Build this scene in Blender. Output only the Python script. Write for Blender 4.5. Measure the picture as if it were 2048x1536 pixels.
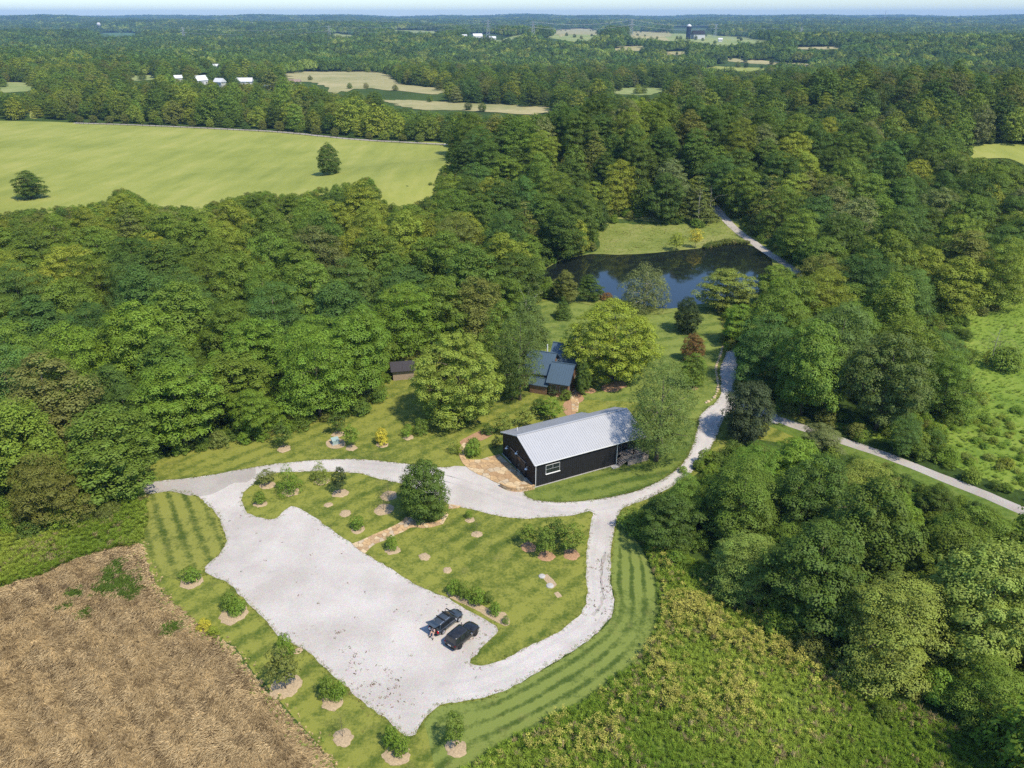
import bpy, bmesh, math, random
import numpy as np
from mathutils import Vector, Matrix, Euler
from mathutils.geometry import delaunay_2d_cdt

for o in list(bpy.data.objects):
    bpy.data.objects.remove(o)
SC = bpy.context.scene
COL = SC.collection
R = math.radians

# ------------------------------------------------------------------ camera
FPX = 1558.0            # focal length in pixels of the 2048 px wide photograph
PITCH = math.atan((768 - 30) / FPX)
CAMH = 70.0
cam_d = bpy.data.cameras.new('camera')
cam_d.sensor_width = 36.0
cam_d.lens = 36.0 * FPX / 2048.0
cam_d.clip_start = 0.5
cam_d.clip_end = 60000
cam = bpy.data.objects.new('camera', cam_d)
COL.objects.link(cam)
cam.location = (0, 0, CAMH)
cam.rotation_euler = (math.pi / 2 - PITCH, 0, 0)
SC.camera = cam

# ------------------------------------------------------------------ light
SUN_EL = R(55)
SUN_XY = Vector((0.70, -0.71)).normalized()      # towards the sun, on the ground
wd = bpy.data.worlds.new('World')
SC.world = wd
wd.use_nodes = True
nt = wd.node_tree
sky = nt.nodes.new('ShaderNodeTexSky')
sky.sky_type = 'NISHITA'
sky.sun_disc = False
sky.sun_elevation = SUN_EL
sky.sun_rotation = math.atan2(SUN_XY.x, SUN_XY.y)
sky.altitude = 0
sky.air_density = 1.0
sky.dust_density = 0.4
sky.ozone_density = 1.8
bg = nt.nodes['Background']
bg.inputs['Strength'].default_value = 0.15
tn = nt.nodes.new('ShaderNodeMix')
tn.data_type = 'RGBA'
tn.blend_type = 'MULTIPLY'
tn.inputs[0].default_value = 1.0
tn.inputs[7].default_value = (0.75, 0.88, 1.02, 1)
nt.links.new(sky.outputs[0], tn.inputs[6])
nt.links.new(tn.outputs[2], bg.inputs[0])
sun_d = bpy.data.lights.new('sun', 'SUN')
sun_d.energy = 3.8
sun_d.angle = R(2.2)
sun_d.color = (1.0, 0.91, 0.75)
sun = bpy.data.objects.new('sun', sun_d)
COL.objects.link(sun)
sdir = Vector((SUN_XY.x * math.cos(SUN_EL), SUN_XY.y * math.cos(SUN_EL), math.sin(SUN_EL)))
sun.rotation_euler = (-sdir).to_track_quat('-Z', 'Y').to_euler()
SC.view_settings.view_transform = 'Standard'
SC.view_settings.look = 'None'
SC.view_settings.exposure = 0.52
SC.view_settings.gamma = 1.0
SC.view_settings.use_curve_mapping = False
cy = SC.cycles
cy.max_bounces = 6
cy.diffuse_bounces = 4
cy.glossy_bounces = 3
cy.transmission_bounces = 3
cy.transparent_max_bounces = 4
cy.volume_bounces = 0
cy.use_denoising = False
cy.caustics_reflective = False
cy.caustics_refractive = False
cy.sample_clamp_indirect = 4.0

random.seed(7)
RNG = np.random.default_rng(11)


# ------------------------------------------------------------------ terrain and pixel helpers
def sstep(a, b, v):
    t = np.clip((np.asarray(v, float) - a) / (b - a), 0, 1)
    return t * t * (3 - 2 * t)


def hgt(x, y):
    x = np.asarray(x, float)
    y = np.asarray(y, float)
    r = np.hypot(x, y)
    b = 22 * np.exp(-(((x - 270) / 150) ** 2 + ((y - 560) / 130) ** 2)) * sstep(280, 430, r)
    w2 = sstep(700, 1700, r)
    far = w2 * (9 * np.sin(x / 310 + 1.3) * np.cos(y / 420 + .5) + 8 * np.sin((x + y) / 530 + 2) + 6 * np.sin(y / 290 + x / 900))
    rise = 34 * sstep(4500, 11500, r) + sstep(5000, 9000, r) * 7 * np.sin(np.arctan2(x, y) * 23 + 1) + sstep(6000, 11000, r) * 5 * np.sin(np.arctan2(x, y) * 61)
    bank = 21 * np.exp(-(((x - 50) / 105) ** 2 + ((y - 350) / 55) ** 2)) * sstep(272, 325, r)
    return b + far + rise + bank


_cp, _sp = math.cos(PITCH), math.sin(PITCH)


def G(px, py, z=0.0):
    """The point of the terrain (plus z) that the photograph shows at a pixel."""
    d = np.array([px - 1024, FPX * _cp + (768 - py) * _sp, -FPX * _sp + (768 - py) * _cp])
    d = d / np.linalg.norm(d)
    t0 = (CAMH - z) / max(-d[2], 1e-5)
    x, y = d[0] * t0, d[1] * t0
    if math.hypot(x, y) < 270:
        return Vector((x, y, z))
    t, step, prev = 262.0, 3.0, 262.0
    while t < 14000:
        p = d * t
        if CAMH + p[2] < float(hgt(p[0], p[1])) + z:
            break
        prev = t
        t += step
        step *= 1.01
    lo, hi = prev, t
    for _ in range(20):
        m = (lo + hi) / 2
        p = d * m
        if CAMH + p[2] < float(hgt(p[0], p[1])) + z:
            hi = m
        else:
            lo = m
    p = d * hi
    return Vector((p[0], p[1], float(hgt(p[0], p[1])) + z))


def PX(x, y, z):
    """world -> pixel of the 2048 x 1536 photograph, and depth"""
    x = np.asarray(x, float); y = np.asarray(y, float); z = np.asarray(z, float) - CAMH
    dep = np.maximum(y * _cp - z * _sp, 0.1)
    up = y * _sp + z * _cp
    return 1024 + FPX * x / dep, 768 - FPX * up / dep, dep


def pip(px, py, poly):
    px = np.asarray(px, float); py = np.asarray(py, float)
    ins = np.zeros(px.shape, bool)
    n = len(poly)
    j = n - 1
    for i in range(n):
        xi, yi = poly[i][0], poly[i][1]
        xj, yj = poly[j][0], poly[j][1]
        c = (yi > py) != (yj > py)
        if yi != yj:
            ins ^= c & (px < (xj - xi) * (py - yi) / (yj - yi) + xi)
        j = i
    return ins


# ------------------------------------------------------------------ materials
MATS = {}


class NG:
    def __init__(self, name):
        self.m = bpy.data.materials.new(name)
        self.m.use_nodes = True
        self.t = self.m.node_tree
        self.t.nodes.clear()
        self.out = self.t.nodes.new('ShaderNodeOutputMaterial')
        MATS[name] = self.m

    def n(self, typ, **kw):
        nd = self.t.nodes.new(typ)
        for k, v in kw.items():
            if k.startswith('i_'):
                nd.inputs[k[2:].replace('_', ' ')].default_value = v
            else:
                setattr(nd, k, v)
        return nd

    def l(self, a, b):
        self.t.links.new(a, b)

    def coord(self, which='Object'):
        return self.n('ShaderNodeTexCoord').outputs[which]

    def noise(self, vec, scale, detail=4, rough=0.55, dist=0.0):
        nd = self.n('ShaderNodeTexNoise')
        nd.inputs['Scale'].default_value = scale
        nd.inputs['Detail'].default_value = detail
        nd.inputs['Roughness'].default_value = rough
        nd.inputs['Distortion'].default_value = dist
        if vec is not None:
            self.l(vec, nd.inputs['Vector'])
        return nd.outputs['Fac']

    def ramp(self, fac, stops, interp='LINEAR'):
        nd = self.n('ShaderNodeValToRGB')
        cr = nd.color_ramp
        cr.interpolation = interp
        while len(cr.elements) < len(stops):
            cr.elements.new(0.5)
        for e, (p, c) in zip(cr.elements, stops):
            e.position = p
            e.color = (*c, 1) if len(c) == 3 else c
        self.l(fac, nd.inputs[0])
        return nd.outputs[0]

    def math(self, op, a, b=None, clamp=False):
        nd = self.n('ShaderNodeMath', operation=op)
        nd.use_clamp = clamp
        for i, v in enumerate((a, b)):
            if v is None:
                continue
            if isinstance(v, (int, float)):
                nd.inputs[i].default_value = v
            else:
                self.l(v, nd.inputs[i])
        return nd.outputs[0]

    def mix(self, fac, a, b, blend='MIX'):
        nd = self.n('ShaderNodeMix', data_type='RGBA', blend_type=blend)
        for i, v in ((0, fac), (6, a), (7, b)):
            if isinstance(v, (int, float)):
                nd.inputs[i].default_value = v
            elif isinstance(v, tuple):
                nd.inputs[i].default_value = (*v, 1)
            else:
                self.l(v, nd.inputs[i])
        return nd.outputs[2]

    def bump(self, hgt_out, strength, dist=0.05):
        nd = self.n('ShaderNodeBump')
        nd.inputs['Strength'].default_value = strength
        nd.inputs['Distance'].default_value = dist
        self.l(hgt_out, nd.inputs['Height'])
        return nd.outputs[0]

    def pbr(self, color, rough=0.9, bump=None, metal=0.0, spec=0.3, **kw):
        b = self.n('ShaderNodeBsdfPrincipled')
        if isinstance(color, tuple):
            b.inputs['Base Color'].default_value = (*color, 1)
        else:
            self.l(color, b.inputs['Base Color'])
        if isinstance(rough, (int, float)):
            b.inputs['Roughness'].default_value = rough
        else:
            self.l(rough, b.inputs['Roughness'])
        b.inputs['Metallic'].default_value = metal
        b.inputs['Specular IOR Level'].default_value = spec
        for k, v in kw.items():
            b.inputs[k.replace('_', ' ')].default_value = v
        if bump is not None:
            self.l(bump, b.inputs['Normal'])
        self.l(b.outputs[0], self.out.inputs[0])
        return self.m


def m_plain(name, col, rough=0.7, var=0.15, scale=3.0, bump=0.1, **kw):
    g = NG(name)
    c = g.coord()
    nz = g.noise(c, scale, 5)
    a = tuple(max(0, v * (1 - var)) for v in col)
    b = tuple(v * (1 + var) for v in col)
    colr = g.ramp(nz, [(0.3, a), (0.7, b)])
    return g.pbr(colr, rough, g.bump(g.noise(c, scale * 6, 3), bump), **kw)


# leaves: colour comes from the object (single trees) or from the instance (woods that nobody could count)
def leaf_material(name, inst):
    g = NG(name)
    if inst:
        a = g.n('ShaderNodeAttribute', attribute_name='tint', attribute_type='INSTANCER')
        base = a.outputs['Color']
    else:
        base = g.n('ShaderNodeObjectInfo').outputs['Color']
    c = g.coord()
    geo = g.n('ShaderNodeNewGeometry')
    var = g.noise(c, 0.55, 2)
    var2 = geo.outputs['Random Per Island']
    hs = g.n('ShaderNodeHueSaturation')
    g.l(g.math('ADD', g.math('MULTIPLY', var, 0.035), 0.487), hs.inputs['Hue'])
    g.l(g.math('ADD', g.math('MULTIPLY', var2, 0.5), g.math('ADD', g.math('MULTIPLY', var, 0.9), 0.28)), hs.inputs['Value'])
    hs.inputs['Saturation'].default_value = 0.97
    g.l(base, hs.inputs['Color'])
    d = g.n('ShaderNodeBsdfDiffuse')
    t = g.n('ShaderNodeBsdfTranslucent')
    gl = g.n('ShaderNodeBsdfGlossy')
    gl.inputs['Roughness'].default_value = 0.6
    gl.inputs['Color'].default_value = (0.8, 0.85, 0.8, 1)
    g.l(hs.outputs[0], d.inputs[0])
    tc = g.mix(1.0, hs.outputs[0], (1.25, 1.15, 0.5), 'MULTIPLY')
    g.l(tc, t.inputs[0])
    mx = g.n('ShaderNodeMixShader')
    mx.inputs[0].default_value = 0.30
    g.l(d.outputs[0], mx.inputs[1])
    g.l(t.outputs[0], mx.inputs[2])
    mx2 = g.n('ShaderNodeMixShader')
    mx2.inputs[0].default_value = 0.015
    g.l(mx.outputs[0], mx2.inputs[1])
    g.l(gl.outputs[0], mx2.inputs[2])
    g.l(mx2.outputs[0], g.out.inputs[0])
    return g.m


M_LEAF = leaf_material('leaf', False)
M_LEAFI = leaf_material('leaf_woodland', True)
M_BARK = m_plain('bark', (0.17, 0.135, 0.10), 0.95, 0.35, 2.0, 0.5)
M_BARKPALE = m_plain('bark_pale', (0.42, 0.38, 0.32), 0.95, 0.25, 2.0, 0.4)


def lawn_mat(name, ang=0.0, period=1.6, amt=0.35, dark=(0.085, 0.13, 0.022), light=(0.20, 0.235, 0.05), uv=False, wob=0.5):
    g = NG(name)
    c = g.coord()
    big = g.noise(c, 0.06, 4, 0.6)
    mid = g.noise(c, 0.6, 5, 0.65)
    fine = g.noise(c, 7.0, 4, 0.7)
    if uv:
        sep = g.n('ShaderNodeSeparateXYZ')
        g.l(g.coord('UV'), sep.inputs[0])
        ph = g.math('MULTIPLY', g.math('ADD', sep.outputs[0], g.math('MULTIPLY', g.noise(c, 0.12, 2), 0.05)), 2 * math.pi / period)
        st = g.math('SINE', ph)
    else:
        sep = g.n('ShaderNodeSeparateXYZ')
        g.l(c, sep.inputs[0])
        proj = g.math('ADD', g.math('MULTIPLY', sep.outputs[0], -math.sin(ang)), g.math('MULTIPLY', sep.outputs[1], math.cos(ang)))
        proj = g.math('ADD', proj, g.math('MULTIPLY', g.noise(c, 0.09, 2), wob * 4))
        st = g.math('SINE', g.math('MULTIPLY', proj, 2 * math.pi / period))
    st = g.math('ADD', g.math('MULTIPLY', st, 0.5), 0.5)
    st = g.math('SMOOTH_MIN', g.math('MULTIPLY', st, 1.5), 1.0)
    f = g.math('ADD', g.math('MULTIPLY', big, 0.7), g.math('MULTIPLY', mid, 0.8))
    f = g.math('ADD', f, g.math('ADD', g.math('MULTIPLY', fine, 0.30), g.math('MULTIPLY', g.math('SUBTRACT', g.noise(c, 2.4, 3, 0.6), 0.5), 0.35)))
    amtv = g.math('MULTIPLY', g.ramp(g.noise(c, 0.05, 3, 0.6), [(0.36, (0.15,) * 3), (0.62, (1, 1, 1))]), amt)
    f = g.math('ADD', f, g.math('MULTIPLY', g.math('SUBTRACT', st, 0.5), amtv))
    col = g.ramp(f, [(0.70, dark), (0.875, tuple(0.5 * (a + b) for a, b in zip(dark, light))), (1.03, light)])
    dry = g.ramp(g.noise(c, 0.35, 5, 0.7), [(0.56, (0, 0, 0)), (0.75, (1, 1, 1))])
    col = g.mix(g.math('MULTIPLY', dry, 0.35), col, (0.25, 0.215, 0.075))
    return g.pbr(col, 0.95, g.bump(g.noise(c, 5.0, 5, 0.75), 0.6, 0.12), spec=0.1)


def field_mat(name, a, b, c3, s=0.02, streak=None):
    g = NG(name)
    c = g.coord()
    big = g.noise(c, s, 5, 0.65)
    if streak:
        mp = g.n('ShaderNodeMapping')
        mp.inputs['Rotation'].default_value = (0, 0, streak)
        mp.inputs['Scale'].default_value = (1.0, 0.16, 1)
        g.l(c, mp.inputs['Vector'])
        mid = g.noise(mp.outputs[0], s * 9, 4, 0.6)
    else:
        mid = g.noise(c, s * 10, 4, 0.6)
    fine = g.noise(c, 1.4, 4, 0.7)
    f = g.math('ADD', g.math('MULTIPLY', big, 0.55), g.math('ADD', g.math('MULTIPLY', mid, 0.35), g.math('MULTIPLY', fine, 0.15)))
    col = g.ramp(f, [(0.40, a), (0.53, b), (0.66, c3)])
    return g.pbr(col, 0.95, g.bump(g.noise(c, 2.2, 5, 0.7), 0.6, 0.25), spec=0.1)


def gravel_mat(name, base=(0.545, 0.505, 0.465), stain=0.6):
    # tan fines and leaf stains over pale crushed limestone
    g = NG(name)
    c = g.coord()
    fine = g.noise(c, 9.0, 6, 0.8)
    vo = g.n('ShaderNodeTexVoronoi')
    vo.inputs['Scale'].default_value = 14
    g.l(c, vo.inputs['Vector'])
    a = tuple(v * 0.74 for v in base)
    b = tuple(min(0.8, v * 1.14) for v in base)
    col = g.ramp(fine, [(0.25, a), (0.5, base), (0.75, b)])
    col = g.mix(0.35, col, vo.outputs['Color'], 'SOFT_LIGHT')
    big = g.ramp(g.noise(c, 0.11, 5, 0.6), [(0.36, (0.80, 0.785, 0.77)), (0.62, (1, 1, 1))])
    col = g.mix(1.0, col, big, 'MULTIPLY')
    m = g.ramp(g.noise(c, 0.5, 6, 0.75), [(0.60, (0, 0, 0)), (0.72, (1, 1, 1))])
    m2 = g.ramp(g.noise(c, 0.05, 2, 0.5), [(0.5, (0, 0, 0)), (0.62, (1, 1, 1))])
    col = g.mix(g.math('MULTIPLY', g.math('MULTIPLY', m, m2), stain), col, (0.40, 0.30, 0.22))
    sp = g.ramp(g.noise(c, 3.3, 3, 0.6), [(0.70, (0, 0, 0)), (0.76, (1, 1, 1))])
    col = g.mix(g.math('MULTIPLY', sp, 0.15), col, (0.26, 0.22, 0.18))
    return g.pbr(col, 0.95, g.bump(fine, 0.7, 0.08), spec=0.15)


# ------------------------------------------------------------------ mesh helpers
def link(o):
    COL.objects.link(o)
    return o


def tag(o, label=None, cat=None, group=None, kind=None):
    if label: o['label'] = label
    if cat: o['category'] = cat
    if group: o['group'] = group
    if kind: o['kind'] = kind
    return o


def empty(name, loc=(0, 0, 0), rz=0.0):
    o = bpy.data.objects.new(name, None)
    o.empty_display_size = 0.5
    o.location = loc
    o.rotation_euler = (0, 0, rz)
    return link(o)


class MB:
    def __init__(self):
        self.v, self.f = [], []

    def add(self, vs, fs):
        k = len(self.v)
        self.v += [tuple(p) for p in vs]
        self.f += [tuple(i + k for i in q) for q in fs]
        return self

    def quad(self, a, b, c, d):
        return self.add([a, b, c, d], [(0, 1, 2, 3)])

    def box(self, c, s, rz=0.0, tilt=None):
        x, y, z = s[0] / 2, s[1] / 2, s[2] / 2
        pts = [Vector((i, j, k)) for k in (-z, z) for j in (-y, y) for i in (-x, x)]
        m = Matrix.Rotation(rz, 3, 'Z')
        if tilt:
            m = m @ Euler(tilt).to_matrix()
        pts = [m @ p + Vector(c) for p in pts]
        return self.add(pts, [(0, 2, 3, 1), (4, 5, 7, 6), (0, 1, 5, 4), (2, 6, 7, 3), (0, 4, 6, 2), (1, 3, 7, 5)])

    def bar(self, a, b, w, h=None):
        """a square bar from a to b"""
        a, b = Vector(a), Vector(b)
        h = h or w
        d = (b - a).normalized()
        u = d.cross(Vector((0, 0, 1)))
        u = Vector((1, 0, 0)) if u.length < 1e-4 else u.normalized()
        n = u.cross(d).normalized()
        pts = []
        for p in (a, b):
            for su, sn in ((-1, -1), (1, -1), (1, 1), (-1, 1)):
                pts.append(p + u * su * w / 2 + n * sn * h / 2)
        return self.add(pts, [(3, 2, 1, 0), (4, 5, 6, 7), (0, 1, 5, 4), (1, 2, 6, 5), (2, 3, 7, 6), (3, 0, 4, 7)])

    def tube(self, pts, rad, n=7, cap=True):
        pts = [Vector(p) for p in pts]
        ring = []
        for i, p in enumerate(pts):
            d = (pts[min(i + 1, len(pts) - 1)] - pts[max(i - 1, 0)]).normalized()
            u = d.cross(Vector((0.31, 0.95, 0.05)))
            if u.length < 1e-3: u = d.cross(Vector((1, 0, 0)))
            u.normalize()
            w = d.cross(u)
            r = rad[i] if isinstance(rad, (list, tuple)) else rad
            ring.append([p + (u * math.cos(2 * math.pi * k / n) + w * math.sin(2 * math.pi * k / n)) * r for k in range(n)])
        vs = [q for rg in ring for q in rg]
        fs = []
        for i in range(len(pts) - 1):
            for k in range(n):
                a, b = i * n + k, i * n + (k + 1) % n
                fs.append((a, b, b + n, a + n))
        if cap:
            fs.append(tuple(range(n - 1, -1, -1)))
            fs.append(tuple(range((len(pts) - 1) * n, len(pts) * n)))
        return self.add(vs, fs)

    def prism(self, poly, z0, z1):
        n = len(poly)
        vs = [(p[0], p[1], z0) for p in poly] + [(p[0], p[1], z1) for p in poly]
        fs = [tuple(range(n - 1, -1, -1)), tuple(range(n, 2 * n))] + [(i, (i + 1) % n, n + (i + 1) % n, n + i) for i in range(n)]
        return self.add(vs, fs)

    def mesh(self, name, mat=None, smooth=False):
        me = bpy.data.meshes.new(name)
        me.from_pydata(self.v, [], self.f)
        if mat: me.materials.append(mat)
        if smooth:
            me.polygons.foreach_set('use_smooth', [True] * len(me.polygons))
        me.update()
        return me

    def build(self, name, mat=None, parent=None, smooth=False, bevel=0.0):
        o = bpy.data.objects.new(name, self.mesh(name, mat, smooth))
        if parent is not None: o.parent = parent
        link(o)
        if bevel:
            b = o.modifiers.new('bevel', 'BEVEL')
            b.width = bevel
            b.segments = 2
            b.limit_method = 'ANGLE'
        return o


def np_mesh(name, verts, nper, mat):
    """mesh of loose polygons with nper corners each from an (N*nper,3) array"""
    nv = len(verts)
    nf = nv // nper
    me = bpy.data.meshes.new(name)
    me.vertices.add(nv)
    me.vertices.foreach_set('co', np.ascontiguousarray(verts, dtype=np.float32).ravel())
    me.loops.add(nv)
    me.loops.foreach_set('vertex_index', np.arange(nv, dtype=np.int32))
    me.polygons.add(nf)
    me.polygons.foreach_set('loop_start', np.arange(0, nv, nper, dtype=np.int32))
    me.polygons.foreach_set('loop_total', np.full(nf, nper, dtype=np.int32))
    if mat: me.materials.append(mat)
    me.update(calc_edges=True)
    return me


def catmull(pts, closed=False, step=1.0):
    P = [Vector((p[0], p[1])) for p in pts]
    n = len(P)
    out = []
    for i in range(n if closed else n - 1):
        p1, p2 = P[i], P[(i + 1) % n]
        p0 = P[(i - 1) % n] if closed or i > 0 else p1
        p3 = P[(i + 2) % n] if closed or i + 2 < n else p2
        k = max(1, int((p2 - p1).length / step))
        for j in range(k):
            t = j / k
            out.append(0.5 * ((2 * p1) + (p2 - p0) * t + (2 * p0 - 5 * p1 + 4 * p2 - p3) * t * t + (3 * p1 - p0 - 3 * p2 + p3) * t ** 3))
    if not closed: out.append(P[-1])
    return out


def edge_line(pxs, closed=True, step=0.8, jit=0.12, smooth=True):
    w = [G(*p) for p in pxs]
    line = catmull(w, closed, step) if smooth else [Vector((p.x, p.y)) for p in w]
    rr = random.Random(len(pxs) * 13 + int(pxs[0][0]))
    return [p + Vector((rr.uniform(-jit, jit), rr.uniform(-jit, jit))) for p in line]


def sheet(name, line, z, mat, kind='structure', thick=0.0):
    """a flat sheet from a closed outline on the level ground, with a small skirt"""
    vs = [(p.x, p.y, z) for p in line]
    n = len(vs)
    mb = MB()
    mb.v = vs
    mb.f = [tuple(range(n))]
    o = mb.build(name, mat)
    bm = bmesh.new()
    bm.from_mesh(o.data)
    bmesh.ops.recalc_face_normals(bm, faces=bm.faces)
    for f in bm.faces:
        if f.normal.z < 0: f.normal_flip()
    bmesh.ops.triangulate(bm, faces=bm.faces)
    bm.to_mesh(o.data)
    bm.free()
    if kind: o['kind'] = kind
    return o


def draped(name, line, dz, mat, cell=12.0, kind='structure'):
    """a sheet that follows the terrain"""
    pts = [Vector((p.x, p.y)) for p in line]
    n = len(pts)
    xs = [p.x for p in pts]; ys = [p.y for p in pts]
    gx, gy = np.meshgrid(np.arange(min(xs), max(xs), cell), np.arange(min(ys), max(ys), cell))
    gx = gx.ravel() + 0.37 * cell; gy = gy.ravel() + 0.21 * cell
    ins = pip(gx, gy, pts)
    allp = pts + [Vector((float(a), float(b))) for a, b in zip(gx[ins], gy[ins])]
    r = delaunay_2d_cdt(allp, [], [list(range(n))], 1, 1e-4)
    vs = np.array([(v.x, v.y) for v in r[0]])
    zz = hgt(vs[:, 0], vs[:, 1]) + dz
    me = bpy.data.meshes.new(name)
    me.from_pydata([(a, b, c) for (a, b), c in zip(vs, zz)], [], [tuple(f) for f in r[2]])
    me.materials.append(mat)
    o = link(bpy.data.objects.new(name, me))
    if kind: o['kind'] = kind
    return o


def strip(name, pxs, width, dz, mat, step=2.0, jit=0.12, kind='structure', world=False):
    c = catmull([Vector(p) if world else G(*p) for p in pxs], False, step)
    rr = random.Random(5)
    vs, fs, uv = [], [], []
    for i, p in enumerate(c):
        d = (c[min(i + 1, len(c) - 1)] - c[max(i - 1, 0)]).normalized()
        nrm = Vector((-d.y, d.x))
        for s in (-1, -0.33, 0.33, 1):
            q = p + nrm * s * (width / 2) + Vector((rr.uniform(-jit, jit), rr.uniform(-jit, jit)))
            vs.append((q.x, q.y, float(hgt(q.x, q.y)) + dz))
    for i in range(len(c) - 1):
        for k in range(3):
            a = i * 4 + k
            fs.append((a + 1, a, a + 4, a + 5))
    mb = MB()
    mb.v, mb.f = vs, fs
    o = mb.build(name, mat)
    if kind: o['kind'] = kind
    return o


# ------------------------------------------------------------------ instanced stuff
def scatter(name, pts, rots, scls, idx, protos, tint=None, label=None, cat=None):
    me = bpy.data.meshes.new(name)
    me.vertices.add(len(pts))
    me.vertices.foreach_set('co', np.ascontiguousarray(pts, np.float32).ravel())
    for nm, ty, arr, key in (('rot', 'FLOAT_VECTOR', rots, 'vector'), ('scl', 'FLOAT_VECTOR', scls, 'vector'), ('idx', 'INT', idx, 'value')):
        a = me.attributes.new(nm, ty, 'POINT')
        a.data.foreach_set(key, np.ascontiguousarray(arr, np.int32 if ty == 'INT' else np.float32).ravel())
    if tint is not None:
        a = me.attributes.new('tint', 'FLOAT_COLOR', 'POINT')
        t4 = np.concatenate([tint, np.ones((len(tint), 1))], 1)
        a.data.foreach_set('color', np.ascontiguousarray(t4, np.float32).ravel())
    col = bpy.data.collections.new(name + '_kinds')
    for i, p in enumerate(protos):
        ob = bpy.data.objects.new('%s_kind_%02d' % (name, i), p)
        col.objects.link(ob)
    o = link(bpy.data.objects.new(name, me))
    ng = bpy.data.node_groups.new(name, 'GeometryNodeTree')
    ng.interface.new_socket('Geometry', in_out='INPUT', socket_type='NodeSocketGeometry')
    ng.interface.new_socket('Geometry', in_out='OUTPUT', socket_type='NodeSocketGeometry')
    N = ng.nodes
    gi, go = N.new('NodeGroupInput'), N.new('NodeGroupOutput')
    ip = N.new('GeometryNodeInstanceOnPoints')
    ci = N.new('GeometryNodeCollectionInfo')
    ci.inputs['Collection'].default_value = col
    ci.inputs['Separate Children'].default_value = True
    ci.inputs['Reset Children'].default_value = True

    def attr(nm, ty):
        a = N.new('GeometryNodeInputNamedAttribute')
        a.data_type = ty
        a.inputs['Name'].default_value = nm
        return a.outputs['Attribute']
    e2r = N.new('FunctionNodeEulerToRotation')
    L = ng.links.new
    L(attr('rot', 'FLOAT_VECTOR'), e2r.inputs[0])
    L(gi.outputs[0], ip.inputs['Points'])
    L(ci.outputs[0], ip.inputs['Instance'])
    ip.inputs['Pick Instance'].default_value = True
    L(attr('idx', 'INT'), ip.inputs['Instance Index'])
    L(e2r.outputs[0], ip.inputs['Rotation'])
    L(attr('scl', 'FLOAT_VECTOR'), ip.inputs['Scale'])
    L(ip.outputs[0], go.inputs[0])
    md = o.modifiers.new('scatter', 'NODES')
    md.node_group = ng
    tag(o, label, cat, kind='stuff')
    return o

# ================================================================== GROUND
g = NG('woodland_floor')
_c = g.coord()
_f = g.math('ADD', g.math('MULTIPLY', g.noise(_c, 0.03, 5, 0.65), 0.6), g.math('MULTIPLY', g.noise(_c, 0.7, 5, 0.7), 0.5))
M_FLOOR = g.pbr(g.ramp(_f, [(0.38, (0.028, 0.045, 0.013)), (0.55, (0.05, 0.085, 0.018)), (0.72, (0.085, 0.12, 0.03))]), 0.97,
                g.bump(g.noise(_c, 1.5, 5, 0.7), 0.8, 0.3), spec=0.05)

# one polar sheet from below the camera to beyond the horizon
_rs = [0.0] + list(np.geomspace(12, 15000, 240))
_na = 360
gv, gf = [(0, 0, 0)], []
for r_ in _rs[1:]:
    for k in range(_na):
        a_ = 2 * math.pi * k / _na
        x_, y_ = r_ * math.sin(a_), r_ * math.cos(a_)
        gv.append((x_, y_, float(hgt(x_, y_))))
for k in range(_na):
    gf.append((0, 1 + (k + 1) % _na, 1 + k))
for i in range(len(_rs) - 2):
    for k in range(_na):
        a_, b_ = 1 + i * _na + k, 1 + i * _na + (k + 1) % _na
        gf.append((a_, b_, b_ + _na, a_ + _na))
mb = MB(); mb.v, mb.f = gv, gf
ground = mb.build('ground', M_FLOOR, smooth=True)
ground['kind'] = 'structure'

def dir_px(p, q):
    a_, b_ = G(*p), G(*q)
    return math.atan2(b_.y - a_.y, b_.x - a_.x)


M_LAWN = lawn_mat('lawn_grass', dir_px((830, 1120), (950, 1050)), 3.2, 0.24, dark=(0.078, 0.112, 0.018), light=(0.225, 0.235, 0.045))
M_LAWN_W = lawn_mat('lawn_grass_west', dir_px((330, 1005), (372, 1130)), 2.3, 0.36, wob=0.03, dark=(0.06, 0.09, 0.016), light=(0.23, 0.235, 0.05))
M_LAWN_B = lawn_mat('lawn_grass_barn', dir_px((1100, 980), (1250, 945)), 3.0, 0.28, dark=(0.06, 0.10, 0.018), light=(0.16, 0.20, 0.04))
M_LAWN_H = lawn_mat('lawn_grass_house', dir_px((1330, 722), (1430, 708)), 5.0, 0.22, dark=(0.07, 0.115, 0.02), light=(0.19, 0.23, 0.05))
M_LAWN_E = lawn_mat('lawn_grass_strip', period=0.27, amt=0.55, uv=True, dark=(0.06, 0.095, 0.018), light=(0.18, 0.22, 0.05))
M_GRAVEL = gravel_mat('white_gravel')
M_TRACK = gravel_mat('worn_gravel', (0.42, 0.385, 0.345), 0.8)
M_MEADOW = field_mat('rough_meadow', (0.07, 0.12, 0.020), (0.12, 0.175, 0.03), (0.19, 0.22, 0.055), 0.12)
M_HAY = field_mat('hayfield_grass', (0.19, 0.225, 0.045), (0.265, 0.29, 0.065), (0.35, 0.345, 0.10), 0.012, streak=R(-24))
M_TAN = field_mat('dry_pasture', (0.22, 0.23, 0.09), (0.33, 0.30, 0.14), (0.42, 0.36, 0.19), 0.012)
M_GREENF = field_mat('green_pasture', (0.17, 0.23, 0.07), (0.24, 0.28, 0.10), (0.32, 0.33, 0.14), 0.012)
M_CROP = field_mat('blue_green_crop', (0.07, 0.13, 0.06), (0.09, 0.16, 0.075), (0.11, 0.18, 0.08), 0.02)
M_STUBBLE = field_mat('lodged_straw_soil', (0.26, 0.185, 0.11), (0.36, 0.27, 0.16), (0.48, 0.37, 0.225), 0.16)
M_MULCH = m_plain('wood_mulch', (0.42, 0.315, 0.19), 0.95, 0.28, 6.0, 0.8)
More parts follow.
